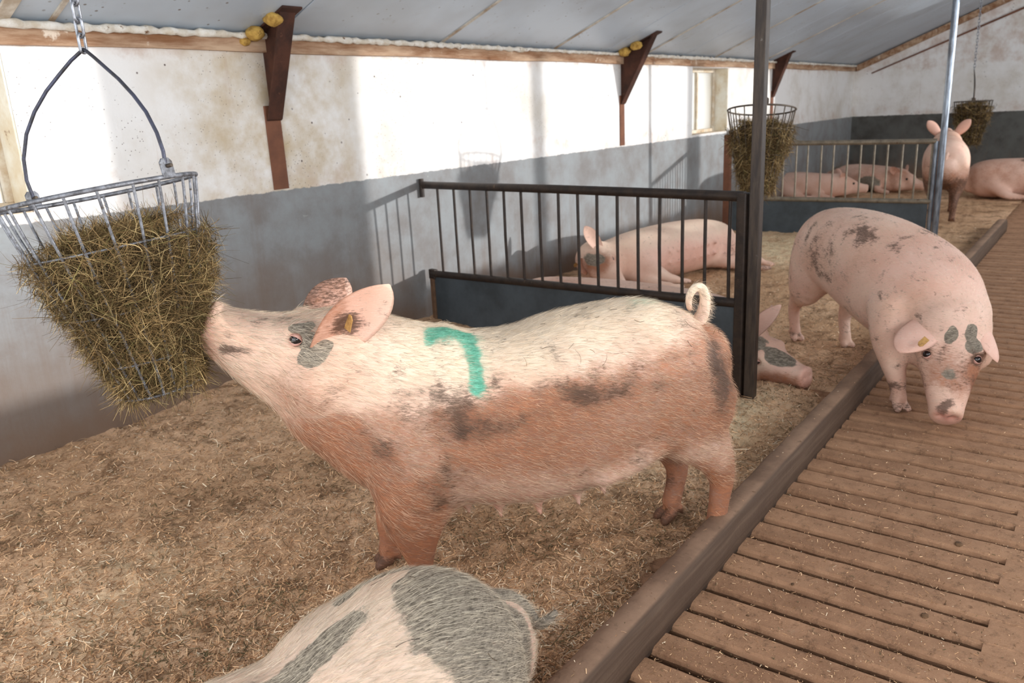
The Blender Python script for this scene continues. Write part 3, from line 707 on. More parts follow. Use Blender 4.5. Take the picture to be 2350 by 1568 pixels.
def loft(F, st, k=.03, p=2.2, m=None, side=(0, 1, 0), end=(1, 1), sub=False):
    """stations: x,y,z, lateral half width, upper radius, lower radius (and optionally a side vector)"""
    st = np.asarray(st, float); n = len(st)
    if st.shape[1] == 6: st = np.concatenate([st, np.broadcast_to(np.asarray(side, float), (n, 3))], 1)
    S = resample(st, m or (n-1)*3+1) if n > 2 else st
    C = S[:, :3]; rmax = S[:, 3:6].max(); pad = rmax+.05
    lo = (C.min(0)-pad); hi = (C.max(0)+pad); S32 = S.astype(np.float32)
    T = np.gradient(C, axis=0); T = norm(T)
    def fn(P):
        N = len(P); best = np.full(N, 1e9, np.float32); out = np.ones(N, np.float32)
        for i in range(len(C)-1):
            a = S32[i, :3]; ab = S32[i+1, :3]-a; L2 = float(ab @ ab)+1e-12; v0 = P-a; t = (v0 @ ab)/L2
            t0 = np.clip(t, 0, 1); v = v0-t0[:, None]*ab; d2 = np.einsum('ij,ij->i', v, v); m_ = d2 < best
            if not m_.any(): continue
            v = v[m_]; t1 = t0[m_]; best[m_] = d2[m_]
            q = S32[i, 3:]+t1[:, None]*(S32[i+1, 3:]-S32[i, 3:])
            tn = (ab/math.sqrt(L2)).astype(np.float32); sd = q[:, 3:6]; sd = sd-(sd @ tn)[:, None]*tn; sd /= np.linalg.norm(sd, axis=1)[:, None]+1e-6
            up = np.cross(tn[None], sd); al = v @ tn; ls = np.einsum('ij,ij->i', v, sd); lu = np.einsum('ij,ij->i', v, up)
            ru = np.where(lu > 0, q[:, 1], q[:, 2]); e = end[0] if i == 0 else (end[1] if i == len(C)-2 else 1); re = np.minimum(q[:, 0], ru)*np.where(al != 0, e, 1)
            qq = (np.abs(ls/q[:, 0])**p+np.abs(lu/ru)**p)**(2/p)+(al/re)**2; qq = np.sqrt(qq)+1e-6
            ln = np.sqrt(d2[m_])+1e-9
            out[m_] = np.where(qq < 1e-3, -np.minimum(q[:, 0], ru), ln*(1-1/qq))
        return out
    F.join(fn, lo, hi, k, sub)

def ball(F, c, r, k=.02, sub=False):
    c = np.array(c, float); r = np.array(r if np.ndim(r) else (r, r, r), float)
    def fn(P):
        v = (P-c.astype(np.float32)); q = np.sqrt(((v/r.astype(np.float32))**2).sum(1))+1e-6; ln = np.sqrt((v*v).sum(1)); return np.where(q < 1e-3, -r.min(), ln*(1-1/q)).astype(np.float32)
    F.join(fn, c-r-.05, c+r+.05, k, sub)

def surface_nets(F):
    f = F.f; s = f < 0; n = np.array(f.shape); acc = np.zeros(n-1, np.int8)
    offs = [(i, j, k) for i in (0, 1) for j in (0, 1) for k in (0, 1)]
    cut = lambda A, o: A[o[0]:A.shape[0]-1+o[0], o[1]:A.shape[1]-1+o[1], o[2]:A.shape[2]-1+o[2]]
    for o in offs: acc += cut(s, o)
    act = (acc > 0) & (acc < 8); cells = np.argwhere(act); idx = np.full(act.shape, -1, np.int32); idx[act] = np.arange(len(cells))
    vals = np.stack([f[cells[:, 0]+o[0], cells[:, 1]+o[1], cells[:, 2]+o[2]] for o in offs], 1); O = np.array(offs, np.float32)
    sm = np.zeros((len(cells), 3), np.float32); cn = np.zeros(len(cells), np.float32)
    for a in range(8):
        for b in range(a+1, 8):
            if np.abs(O[a]-O[b]).sum() != 1: continue
            va, vb = vals[:, a], vals[:, b]; m = (va < 0) != (vb < 0); t = np.where(m, va/(va-vb+1e-12), 0)
            sm += np.where(m[:, None], O[a]+t[:, None]*(O[b]-O[a]), 0); cn += m
    V = F.lo+F.h*(cells+sm/np.maximum(cn, 1)[:, None]); Q = []
    for ax in range(3):
        lo = [slice(1, -1)]*3; lo[ax] = slice(0, -1); hi = [slice(1, -1)]*3; hi[ax] = slice(1, None)
        a = s[tuple(lo)]; b = s[tuple(hi)]
        for sgn in (0, 1):
            e = np.argwhere(a & ~b) if sgn == 0 else np.argwhere(~a & b)
            if len(e) == 0: continue
            e = e+1; e[:, ax] -= 1; u, w = [(1, 2), (2, 0), (0, 1)][ax]
            q = []
            for du, dw in ((-1, -1), (0, -1), (0, 0), (-1, 0)):
                c = e.copy(); c[:, u] += du; c[:, w] += dw; q.append(idx[c[:, 0], c[:, 1], c[:, 2]])
            q = np.stack(q, 1); Q.append(q if sgn == 0 else q[:, ::-1])
    Q = np.concatenate(Q); Q = Q[(Q >= 0).all(1)]
    return V.astype(np.float32), Q

def relax(V, Q, it=2, lam=.5):
    for _ in range(it):
        S = np.zeros_like(V); c = np.zeros(len(V), np.float32)
        for k in range(4):
            a, b = Q[:, k], Q[:, (k+1) % 4]
            for d in range(3):
                S[:, d] += np.bincount(a, V[b, d], len(V)); S[:, d] += np.bincount(b, V[a, d], len(V))
            c += np.bincount(a, minlength=len(V)); c += np.bincount(b, minlength=len(V))
        V = V+lam*(S/np.maximum(c, 1)[:, None]-V)
    return V.astype(np.float32)
def vnormals(V, Q):
    n = np.cross(V[Q[:, 2]]-V[Q[:, 0]], V[Q[:, 3]]-V[Q[:, 1]]); N = np.zeros_like(V)
    for k in range(4):
        for d in range(3): N[:, d] += np.bincount(Q[:, k], n[:, d], len(V))
    return norm(N)

def ear(base, tip, width, face, cup=.9, curl=0.0, thick=.009, lean=0.0, nt=20, nu=13, tipw=.06):
    """leaf-shaped, cupped ear flap. face: direction the hollow side looks; curl bends the tip toward face"""
    B = np.array(base, float); A = np.array(tip, float)-B; L = np.linalg.norm(A); A = A/L; N = np.array(face, float); N = norm(N-A*(N @ A)); Wd = np.cross(A, N)
    out = []; 
    for sgn in (1, -1):
        V = []
        for i in range(nt):
            t = i/(nt-1); w = width*(.52+1.0*t-.2*t*t)*max(0, 1-t**2.6)**.75 if t < 1 else 0; w = max(w, width*tipw*(1-t)+.004)
            ang = cup*(1-.55*t)
            for k in range(nu):
                u = 2*k/(nu-1)-1; th = u*ang; rad = w/max(math.sin(ang), .2) if ang > .2 else w
                y = (rad*math.sin(th)) if ang > .2 else w*u; z = rad*(1-math.cos(th)) if ang > .2 else 0
                edge = (1-abs(u)**4)*min(1, (1-t)*8+.15)
                V.append(B+A*(L*(t-.06))+Wd*(y+lean*t*t*L)+N*(z+curl*L*t*t+sgn*thick*.5*edge))
        out.append(V)
    V = out[0]+out[1]; F = []; m = nt*nu; g = lambda i, k: i*nu+k
    for i in range(nt-1):
        for k in range(nu-1):
            F.append((g(i, k), g(i+1, k), g(i+1, k+1), g(i, k+1))); F.append((m+g(i, k), m+g(i, k+1), m+g(i+1, k+1), m+g(i+1, k)))
    for i in range(nt-1):
        F.append((g(i, 0), m+g(i, 0), m+g(i+1, 0), g(i+1, 0))); F.append((g(i, nu-1), g(i+1, nu-1), m+g(i+1, nu-1), m+g(i, nu-1)))
    for k in range(nu-1): F.append((g(nt-1, k), m+g(nt-1, k), m+g(nt-1, k+1), g(nt-1, k+1)))
    return np.array(V, np.float32), np.array(F, np.int32)

def tube_q(P, r, n=10):
    mb = MB().tube(resample(np.array(P, float), 4*len(P)), np.interp(np.linspace(0, 1, 4*len(P)), np.linspace(0, 1, len(np.atleast_1d(r))), np.atleast_1d(r)), n, caps=False)
    return np.array(mb.v, np.float32), np.array(mb.f, np.int32)

def frame_head(pos, fwd, up):
    f = norm(np.array(fwd, float)); u = np.array(up, float); u = norm(u-f*(u @ f)); l = np.cross(u, f)
    return np.array(pos, float), f, l, u
def head(F, fr, sc=1.0, jowl=1.0, k=.05, eye=(.172, .122, .050), brow=(.165, .098, .070)):
    """head along its own axis: forehead, dished snout, flat rooting disc, cheeks, eye sockets, nostrils, mouth"""
    o, f, l, u = fr; P = lambda x, y, z: o+sc*(f*x+l*y+u*z)
    rows = [(-.06, 0, .152, .125, .21*jowl), (.03, .005, .152, .135, .225*jowl), (.11, .012, .142, .115, .225*jowl), (.19, .012, .122, .085, .205*jowl), (.26, .008, .100, .066, .175*jowl), (.33, .004, .082, .058, .140*jowl), (.385, .002, .070, .056, .108*jowl), (.415, .004, .066, .062, .088), (.432, .006, .063, .062, .078)]
    st = [tuple(P(x, 0, z))+(w*sc, a*sc, b*sc) for x, z, w, a, b in rows]
    loft(F, st, k, 2.15, 28, side=l, end=(1, .16))
    for s in (1, -1):
        ball(F, P(.075, s*.098, -.075), .085*sc, .05)                       # cheek
        ball(F, P(brow[0], s*brow[1], brow[2]), .036*sc, .03)                        # brow
        ball(F, P(eye[0], s*eye[1], eye[2]), .022*sc, .012, True)                 # socket
        ball(F, P(.441, s*.024, .012), .0145*sc, .006, True)                # nostril
        loft(F, [tuple(P(.425, s*.050, -.062))+(.006,)*3, tuple(P(.34, s*.086, -.072))+(.006,)*3, tuple(P(.25, s*.112, -.085))+(.005,)*3, tuple(P(.20, s*.126, -.07))+(.004,)*3], .010, 2, 8, end=(1, 1), sub=True)
    return P
def leg(F, st, foot, fdir, k=.045, side=(0, 1, 0), hoof=1.0):
    """st: stations x,y,z,lateral,front,back radii from hip/shoulder to fetlock; foot: ground point; two toes and dewclaws"""
    loft(F, st, k, 2.1, side=side)
    fd = norm(np.array(fdir, float)); sd = norm(np.array(side, float)-fd*(np.array(side) @ fd)); last = np.array(st[-1][:3], float); ft = np.array(foot, float); up = norm(last-ft)
    for s in (1, -1):
        a = last*.50+ft*.50+sd*s*.018*hoof; b = ft+sd*s*.027*hoof+fd*.032*hoof+up*.015
        loft(F, [tuple(a)+(.022*hoof,)*3, tuple((a+b)/2+fd*.006)+(.0225*hoof,)*3, tuple(b)+(.0185*hoof, .020*hoof, .016*hoof)], .006, 2, 6, side=sd)
        c = ft+up*.058-fd*.030+sd*s*.024
        loft(F, [tuple(c)+(.013,)*3, tuple(c-up*.022-fd*.012)+(.009,)*3], .012, 2, 3, side=sd)

def pig_material(name, tone=1.0):
    m = NM(name, .58, 0, .32)
    a = m.rgb(m.attr('M1').outputs['Color']); b = m.rgb(m.attr('M2').outputs['Color'])
    fl = m.map((5, 5, 26), rot=(0, .75, 0)); h1 = m.noise(9, 5, .75, vec=fl); n1 = m.noise(11, 6, .75); n2 = m.noise(38, 5, .75); n3 = m.noise(3, 3, .6)
    br = m.math('ADD', m.math('MULTIPLY', h1, .6), m.math('MULTIPLY', n1, .4))
    def edge(v, amp=.9, lo=.42, hi=.58): return m.ramp(m.math('ADD', v, m.math('MULTIPLY', m.math('SUBTRACT', br, .5), amp)), (lo, hi))
    skin = m.mix(m.ramp(n3, (.3, .7)), lin(230, 198, 178), lin(218, 178, 154))
    skin = m.mix(b[2], skin, lin(236, 216, 190)); skin = m.mix(m.math('MULTIPLY', b[0], .65), skin, lin(218, 152, 138))
    skin = m.mix(m.math('MULTIPLY', m.ramp(h1, (.50, .72)), .40), skin, lin(242, 226, 208))
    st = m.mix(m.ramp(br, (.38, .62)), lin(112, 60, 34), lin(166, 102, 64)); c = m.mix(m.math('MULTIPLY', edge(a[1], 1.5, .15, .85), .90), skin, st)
    gr = m.mix(m.ramp(h1, (.40, .62)), lin(98, 88, 76), lin(152, 140, 124)); c = m.mix(edge(a[0], .55, .44, .54), c, gr)
    md = m.math('ADD', a[2], m.math('ADD', m.math('MULTIPLY', m.math('SUBTRACT', h1, .5), 2.6), m.math('MULTIPLY', m.math('SUBTRACT', n2, .5), 1.6)))
    c = m.mix(m.math('MULTIPLY', m.ramp(md, (.34, 1.05)), .82), c, lin(78, 58, 46))
    sp = m.math('MULTIPLY', m.ramp(n2, (.60, .68)), m.ramp(n1, (.48, .60))); c = m.mix(m.math('MULTIPLY', sp, .62), c, lin(104, 66, 48))
    c = m.mix(m.math('MULTIPLY', edge(b[1], 1.3, .20, .70), .93), c, m.mix(m.ramp(h1, (.35, .65)), lin(40, 140, 112), lin(112, 196, 168)))
    m.color(c); m.bump(m.math('ADD', m.math('MULTIPLY', h1, .9), m.math('MULTIPLY', n2, .5)), .40, .006)
    return m.m
M_pig = pig_material('pig_skin')
M_eye = NM('eye', .08, 0, .6); M_eye.color(lin(34, 26, 26)); M_eye = M_eye.m
M_tag = simple('yellow_ear_tag', (190, 146, 84), (138, 100, 56), 30, .6)
M_lid = simple('eyelid', (206, 160, 146), (176, 128, 112), 20, .6)

def blob(P, c, r, soft=1.0):
    v = (P-np.array(c, np.float32))/np.array(r, np.float32); d = np.sqrt((v*v).sum(1)); return np.clip(1.0-(d-.5)/soft*1.0, 0, 1) if soft != 1 else np.clip(1.5-d, 0, 1)
def poly_dist(P, pts):
    pts = np.array(pts, np.float32); best = np.full(len(P), 9e9, np.float32)
    for a, b in zip(pts[:-1], pts[1:]):
        ab = b-a; t = np.clip(((P-a) @ ab)/(ab @ ab), 0, 1); best = np.minimum(best, np.linalg.norm(P-a-t[:, None]*ab, axis=1))
    return best

class Pig:
    def __init__(s, label, loc, rz, group=None, rot=None):
        s.root = thing('pig', label, 'pig', loc, rz, group); s.extra = []
        if rot is not None: s.root.rotation_euler = rot
    def finish(s, F, masks, extra=(), it=2, eyes=(), tags=(), hair=None, fr=None, edir=(.92, .30, .1), front=False):
        V, Q = surface_nets(F); V = relax(V, Q, it)
        parts_v = [V]; parts_q = [Q]; kind = [np.zeros(len(V))]; n = len(V)
        for (v, q, kk) in extra: parts_v.append(v); parts_q.append(q+n); n += len(v); kind.append(np.full(len(v), kk))
        V = np.concatenate(parts_v); Q = np.concatenate(parts_q); kind = np.concatenate(kind)
        wv = np.stack([vnoise(V, 9, 3.3+k*11)-.5 for k in range(3)], 1)*.050+np.stack([vnoise(V, 27, 5.1+k*7)-.5 for k in range(3)], 1)*.020
        M1, M2 = masks((V+wv*(kind == 0)[:, None]).astype(np.float32), kind)
        me = mesh_np('pig_body', V, Q); set_col(me, 'M1', M1); set_col(me, 'M2', M2)
        s.body = obj('body', me, M_pig, s.root)
        s.V, s.Q, s.kind, s.M1, s.M2 = V, Q, kind, M1, M2
        for c, r in eyes: obj('eye', MB().sphere(c, r, 14, 10), M_eye, s.root, label='dark eye')
        if fr is not None:
            o_, f_, l_, u_ = fr
            for c, r in eyes:
                c = np.array(c, float); sg = np.sign((c-o_) @ l_); d_ = norm(sg*l_*edir[0]+f_*edir[1]+u_*edir[2]); ub = -f_ if front else u_; uu = norm(ub-d_*(ub @ d_)); a_ = np.cross(d_, uu)
                for base, p1, rr in ((uu, 46 if front else 62, 1.14), (-uu, 40 if front else 50, 1.12)):
                    V_ = []; F_ = []; nu, nv = 13, 9
                    for i in range(nv):
                        ph = math.radians(-25+(p1+25)*i/(nv-1))
                        for k in range(nu):
                            th = math.radians(-88+176*k/(nu-1)); q = ph*math.cos(th)+(1-math.cos(th))*1.15
                            for_ = rr if i < nv-1 else 1.02
                            V_.append(c+r*for_*(math.cos(th)*(math.cos(q)*base+math.sin(q)*d_)+math.sin(th)*a_))
                    for i in range(nv-1):
                        for k in range(nu-1): F_.append((i*nu+k, i*nu+k+1, (i+1)*nu+k+1, (i+1)*nu+k))
                    obj('eyelid', MB().add(V_, F_, True), M_lid, s.root)
        for (c, ax, nrm) in tags:
            ax = norm(np.array(ax, float)); nr = norm(np.array(nrm, float)-ax*(np.array(nrm, float) @ ax)); sd = np.cross(ax, nr); c = np.array(c, float)
            obj('ear_tag', MB().prism([c-ax*.026-sd*.014, c-ax*.026+sd*.014, c+ax*.014+sd*.014, c+ax*.026+sd*.006, c+ax*.026-sd*.006, c+ax*.014-sd*.014], nr*.003, .0008), M_tag, s.root, label='yellow plastic ear tag')
        if hair: s.hair(**hair)
        return s
    def hair(s, n, lmin=.02, lmax=.045, w=.0009, flow=(-1, 0, -.35), lift=.35, seed=5, keep=None):
        r = np.random.default_rng(seed); V, Q = s.V, s.Q; N = vnormals(V, Q)
        ar = np.linalg.norm(np.cross(V[Q[:, 2]]-V[Q[:, 0]], V[Q[:, 3]]-V[Q[:, 1]]), axis=1)*(s.kind[Q[:, 0]] != 1)
        if keep is not None: ar = ar*keep(V[Q].mean(1))
        f = r.choice(len(Q), n, p=ar/ar.sum()); a, b = r.random((2, n, 1)); q = Q[f]
        bl = lambda A: (A[q[:, 0]]*(1-a)+A[q[:, 1]]*a)*(1-b)+(A[q[:, 3]]*(1-a)+A[q[:, 2]]*a)*b
        P = bl(V); Nn = norm(bl(N)); m1 = bl(s.M1); m2 = bl(s.M2)
        fl = np.array(flow, float)[None]+r.normal(size=(n, 3))*.22; T = norm(fl-Nn*(fl*Nn).sum(1)[:, None])
        L = (lmin+(lmax-lmin)*r.random(n))[:, None]; li = (lift*(.4+r.random(n)*1.2))[:, None]
        K = 4; t = np.linspace(0, 1, K)
        pts = P[:, None]+T[:, None]*(L*t)[:, :, None]+Nn[:, None]*((L*li)*(t-.45*t*t)[None])[:, :, None]
        W = w*(.6+.8*r.random((n, 1)))*np.array([1, .9, .65, .15])
        V2, F2 = ribbon_arrays(pts, W, norm(np.cross(T, Nn)+.5*r.normal(size=(n, 3))))
        base = np.array(lin(232, 212, 186)[:3]); st = np.array(lin(188, 126, 84)[:3]); gy = np.array(lin(204, 192, 170)[:3]); dk = np.array(lin(96, 74, 58)[:3]); gn = np.array(lin(60, 170, 142)[:3])
        C = np.broadcast_to(base, (n, 3)).copy(); mixc = lambda C, c, k: C*(1-k)+c*k
        C = mixc(C, st, np.clip(m1[:, 1:2], 0, 1)*.85); C = mixc(C, gy, np.clip(m1[:, 0:1], 0, 1)*.8); C = mixc(C, dk, np.clip(m1[:, 2:3]*1.1-.2, 0, 1)); C = mixc(C, gn, np.clip(m2[:, 1:2]*1.2-.2, 0, 1))
        C = C*(.50+.72*r.random((n, 1)))
        me = mesh_np('bristles', V2, F2, False); set_col(me, 'Col', np.repeat(C, K*2, 0))
        obj('bristles', me, M_hair, s.root, kind='stuff')

# ---- the big sow at the hay basket
def sow():
    pg = Pig('big sow with a green paint mark on her shoulder, sniffing at the near hay basket', (2.52, 1.12, .012), math.atan2(.655, -.756))
    F = Field((-.30, -.42, -.03), (1.78, .42, 1.20), .0088)
    trunk = [(.0, 0, .655, .125, .15, .155), (.06, 0, .655, .195, .212, .20), (.15, 0, .645, .232, .258, .215), (.28, 0, .63, .25, .275, .285), (.45, 0, .60, .262, .288, .325), (.65, 0, .58, .268, .268, .325), (.84, 0, .592, .255, .266, .305), (.985, 0, .64, .225, .268, .32), (1.10, 0, .705, .195, .235, .305), (1.20, 0, .76, .170, .215, .265)]
    loft(F, trunk, .03, 2.3, 40)
    fr = frame_head((1.195, 0, .805), (.92, 0, .40), (-.40, 0, .92))
    H = head(F, fr, 1.0, 1.05, .07)
    ball(F, (.10, .12, .57), (.15, .10, .21), .07); ball(F, (.10, -.12, .57), (.15, .10, .21), .07)      # hams
    ball(F, (.99, .13, .50), (.15, .085, .22), .07); ball(F, (.97, -.13, .50), (.14, .085, .22), .07)    # shoulders
    leg(F, [(.06, .12, .56, .09, .15, .155), (.045, .125, .44, .075, .10, .125), (-.02, .125, .345, .052, .068, .075), (-.055, .118, .26, .037, .048, .046), (-.052, .11, .17, .033, .038, .036), (-.045, .103, .085, .034, .036, .036)], (-.035, .10, 0), (1, 0, 0))
    leg(F, [(.12, -.12, .54, .09, .14, .15), (.10, -.12, .40, .070, .10, .11), (.05, -.11, .30, .050, .062, .065), (.018, -.10, .22, .036, .046, .044), (.028, -.095, .14, .033, .037, .036), (.045, -.09, .08, .034, .036, .036)], (.060, -.088, 0), (1, .15, 0))
    leg(F, [(.98, .14, .52, .085, .15, .14), (1.015, .145, .38, .082, .14, .12), (1.025, .135, .27, .066, .108, .092), (1.025, .125, .19, .050, .072, .062), (1.025, .115, .11, .038, .042, .042), (1.035, .11, .07, .038, .040, .040)], (1.05, .108, 0), (1, 0, 0))
    leg(F, [(1.03, -.13, .50, .08, .13, .13), (1.06, -.125, .36, .07, .095, .095), (1.09, -.11, .25, .055, .062, .064), (1.105, -.10, .17, .044, .050, .05), (1.11, -.095, .10, .036, .04, .04), (1.12, -.092, .065, .036, .038, .038)], (1.13, -.09, 0), (1, 0, 0))
    loft(F, [(.15, .16, .50, .03, .03, .03), (.27, .20, .42, .03, .03, .03), (.40, .19, .36, .02, .02, .02)], .06, 2, 6)   # flank fold
    for x, z in ((.86, .295), (.75, .262), (.615, .248), (.475, .262), (.385, .29), (.305, .33), (.235, .385)):
        for sy in (.085, -.075): loft(F, [(x, sy, z+.055, .036, .036, .036), (x-.004, sy*1.1, z+.004, .016, .016, .016), (x-.010, sy*1.18, z-.032, .008, .008, .008)], .026, 2, 6)
    ex = []
    e1 = ear((1.245, .115, .895), (1.065, .19, 1.115), .098, (-.12, .90, -.30), .95, .06, .010, .12); ex.append(e1+(1,))
    e2 = ear((1.28, -.10, .935), (1.165, -.26, 1.05), .080, (.30, -.45, -.80), .8, .10, .010, -.05); ex.append(e2+(1,))
    tl = tube_q([(.0, 0, .79), (-.028, .005, .84), (-.030, .012, .895), (-.012, .018, .93), (.014, .02, .93), (.028, .012, .90), (.022, .0, .862), (.008, -.012, .85)], [.028, .022, .018, .016, .014, .012, .010, .006], 12); ex.append(tl+(2,))
    P_eye = [(H(.172, .112, .050), .0185), (H(.172, -.112, .050), .0185)]
    green = [(.940, .097, .868), (.905, .067, .876), (.868, .061, .873), (.829, .072, .860), (.804, .122, .840), (.793, .169, .811), (.793, .201, .779), (.805, .225, .742)]
    def masks(V, kd):
        x, y, z = V.T; n = fbm(V, 7, 4) - .5; nb = fbm(V, 2.6, 3, 2.2)-.5; n3 = fbm(V, 16, 3, 8.1)-.5
        line = .735+.125*np.clip((.80-x)/.80, 0, 1)                                        # upper edge of the brown flank, stain with shade under the sunlight painted in
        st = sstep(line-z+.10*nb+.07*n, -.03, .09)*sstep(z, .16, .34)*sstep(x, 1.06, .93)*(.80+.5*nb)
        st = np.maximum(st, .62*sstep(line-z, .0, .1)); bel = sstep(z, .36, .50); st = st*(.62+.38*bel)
        st = np.maximum(st, sstep(.80-z+.5*nb, .0, .16)*sstep(x, .98, 1.10)*sstep(x, 1.56, 1.38)*sstep(z-.95*(x-1.02)-.34, .30, .10)*.8)
        st = np.maximum(st, sstep(z, .56, .44)*sstep(x, .84, .95)*.8); st = np.maximum(st, sstep(z, .45, .30)*sstep(x, .25, .10)*.8)
        st = np.maximum(st, .5*blob(V, H(.10, .12, -.12), (.16, .12, .10))+.3*n)
        mud = .62*blob(V, (.87, .24, .665), (.17, .14, .10))+1.5*n3+.6*nb; mud = np.maximum(mud, 1.0*blob(V, (-.0, .18, .665), (.050, .12, .125))+1.0*n3)
        mud = np.maximum(mud, .48*blob(V, (1.16, .2, .57), (.09, .1, .07))+1.8*n3); mud = np.maximum(mud, .5*blob(V, (.97, .2, .44), (.11, .1, .14))+1.6*n3-.12)
        mud = np.maximum(mud, .62*blob(V, (.55, .26, .68), (.25, .12, .06))+2.0*n3)
        mud = np.maximum(mud, 1.1*blob(V, (1.515, .08, .912), (.05, .04, .020))+.3*n); mud = np.maximum(mud, .75*blob(V, (1.509, .07, .968), (.02, .03, .014))+.3*n)
        mud = np.maximum(mud, sstep(z, .075, .03)*1.05); mud = np.maximum(mud, .9*blob(V, (.02, -.1, .14), (.05, .04, .05))+1.2*n3)
        grey = np.maximum(.95*blob(V, (1.302, .135, .925), (.034, .06, .05)), .95*blob(V, (1.29, .145, .87), (.050, .06, .036))); grey = np.maximum(grey, .85*blob(V, (1.255, .14, .895), (.03, .05, .03))); grey = np.maximum(grey, .9*blob(V, (1.318, .12, .975), (.045, .04, .022))); grey = grey+.5*n
        grey = np.maximum(grey, .85*blob(V, (1.335, .115, .925), (.02, .04, .022)))*(kd == 0)
        e = kd == 1; pk = np.zeros(len(V)); pk[e] = .35+.5*nb[e]; mud[e] = np.maximum(.4*n3[e]+.12, 1.15*blob(V[e], (1.18, .14, .965), (.05, .05, .05))); mud[e & (y < 0)] = 1.5*np.clip(n[e & (y < 0)]+.25, 0, 1); st[e] = .15
        st[e & (x > 1.17)] = .5
        pk = np.maximum(pk, .9*blob(V, H(.43, 0, 0), (.035, .09, .09))); pk = np.maximum(pk, .55*sstep(z, .42, .30)*sstep(x, .92, .80)*sstep(x, .12, .22)); st = np.where(kd == 2, .1, st)
        mud = np.where(kd == 2, .2, mud); grey = np.where(kd == 2, .25, grey)
        cream = sstep(z-line, -.02, .08)*sstep(x, 1.15, .95)*.9  # cream back above that edge, its sunlit tone painted in
        gd = poly_dist(V*np.array([1, 0, 1], np.float32), np.array(green)*np.array([1, 0, 1]))+9*(y < 0); gp = .85*sstep(gd, .040, .004)*(kd == 0); gp = np.maximum(gp, .35*sstep(np.hypot(x-.21, y-.02), .13, .02)*(z > .86))
        o = np.ones(len(V)); return np.stack([grey, st, mud, o], 1), np.stack([pk, gp, cream, o], 1)
    pg.finish(F, masks, ex, 2, P_eye, [((1.172, .155, .965), (-.25, .25, .9), (.8, .6, .1))],
              dict(n=60000, lmin=.014, lmax=.042, w=.00075, flow=(-1, 0, -.42), lift=.28, seed=21, keep=lambda c: np.where((c[:, 1] < -.12) | (c[:, 2] < .25), .12, 1.0)), fr)
    return pg
PIG1 = sow()
def back_straw(pg, n, seed, zone, label):
    r = np.random.default_rng(seed); V, Q = pg.V, pg.Q; N = vnormals(V, Q); c = V[Q].mean(1); w = zone(c)*(N[Q[:, 0], 2] > .45)*(pg.kind[Q[:, 0]] == 0)
    f = r.choice(len(Q), n, p=w/w.sum()); P = c[f]; Nn = N[Q[f, 0]]; a = norm(np.cross(Nn, r.normal(size=(n, 3)))); b = np.cross(Nn, a); K = 6; t = np.linspace(-.5, .5, K)
    L = .015+.045*r.random(n)**1.5
    pts = P[:, None]+a[:, None]*(L[:, None]*t)[:, :, None]+b[:, None]*((L*(r.random(n)-.5)*1.6)[:, None]*(t*t))[:, :, None]+Nn[:, None]*(.005+.25*L[:, None]*t*t*r.random((n, 1)))[:, :, None]
    V2, F2 = ribbon_arrays(pts, np.full((n, K), .0013), norm(b+.7*Nn)); pal = np.array([lin(70, 54, 36)[:3], lin(48, 40, 34)[:3], lin(120, 96, 60)[:3]])
    me = mesh_np('straw_stalks', V2, F2, False); set_col(me, 'Col', np.repeat(pal[r.integers(0, 3, n)], K*2, 0))
    o = obj('straw_stalks', me, M_hay, label=label, kind='stuff', cat='straw'); o.location = pg.root.location; o.rotation_euler = pg.root.rotation_euler
back_straw(PIG1, 46, 3, lambda c: np.exp(-((c[:, 0]-.35)/.35)**2), 'thin dark straw stalks stuck to the back of the big sow')

# ---- young pig stepping over the kerb, head down, facing the camera
def std_masks(V, kd, st_amt=.1, mud_amt=.0, seed=0.0, legs=.10, pk_ear=.6):
    n = fbm(V, 7, 4, seed)-.5; nb = fbm(V, 2.6, 3, 2.2+seed)-.5; n3 = fbm(V, 19, 3, 8.1+seed)-.5; z = V[:, 2]; o = np.ones(len(V))
    st = np.clip(st_amt+1.0*nb, 0, 1); mud = np.clip(mud_amt+1.3*n3+.5*nb, -1, .75); mud = np.maximum(mud, sstep(z, .05, .02)*.7*(legs > 0)); pk = np.clip(.25+.9*n, 0, 1)*.8
    e = kd == 1; pk[e] = pk_ear; mud[e] = np.minimum(mud[e], .25)
    return np.zeros(len(V)), st, mud, pk, np.zeros(len(V)), np.zeros(len(V)), n, nb, n3
def pack(g, st, mud, pk, gp, cr):
    o = np.ones(len(g)); return np.stack([g, st, mud, o], 1), np.stack([pk, gp, cr, o], 1)
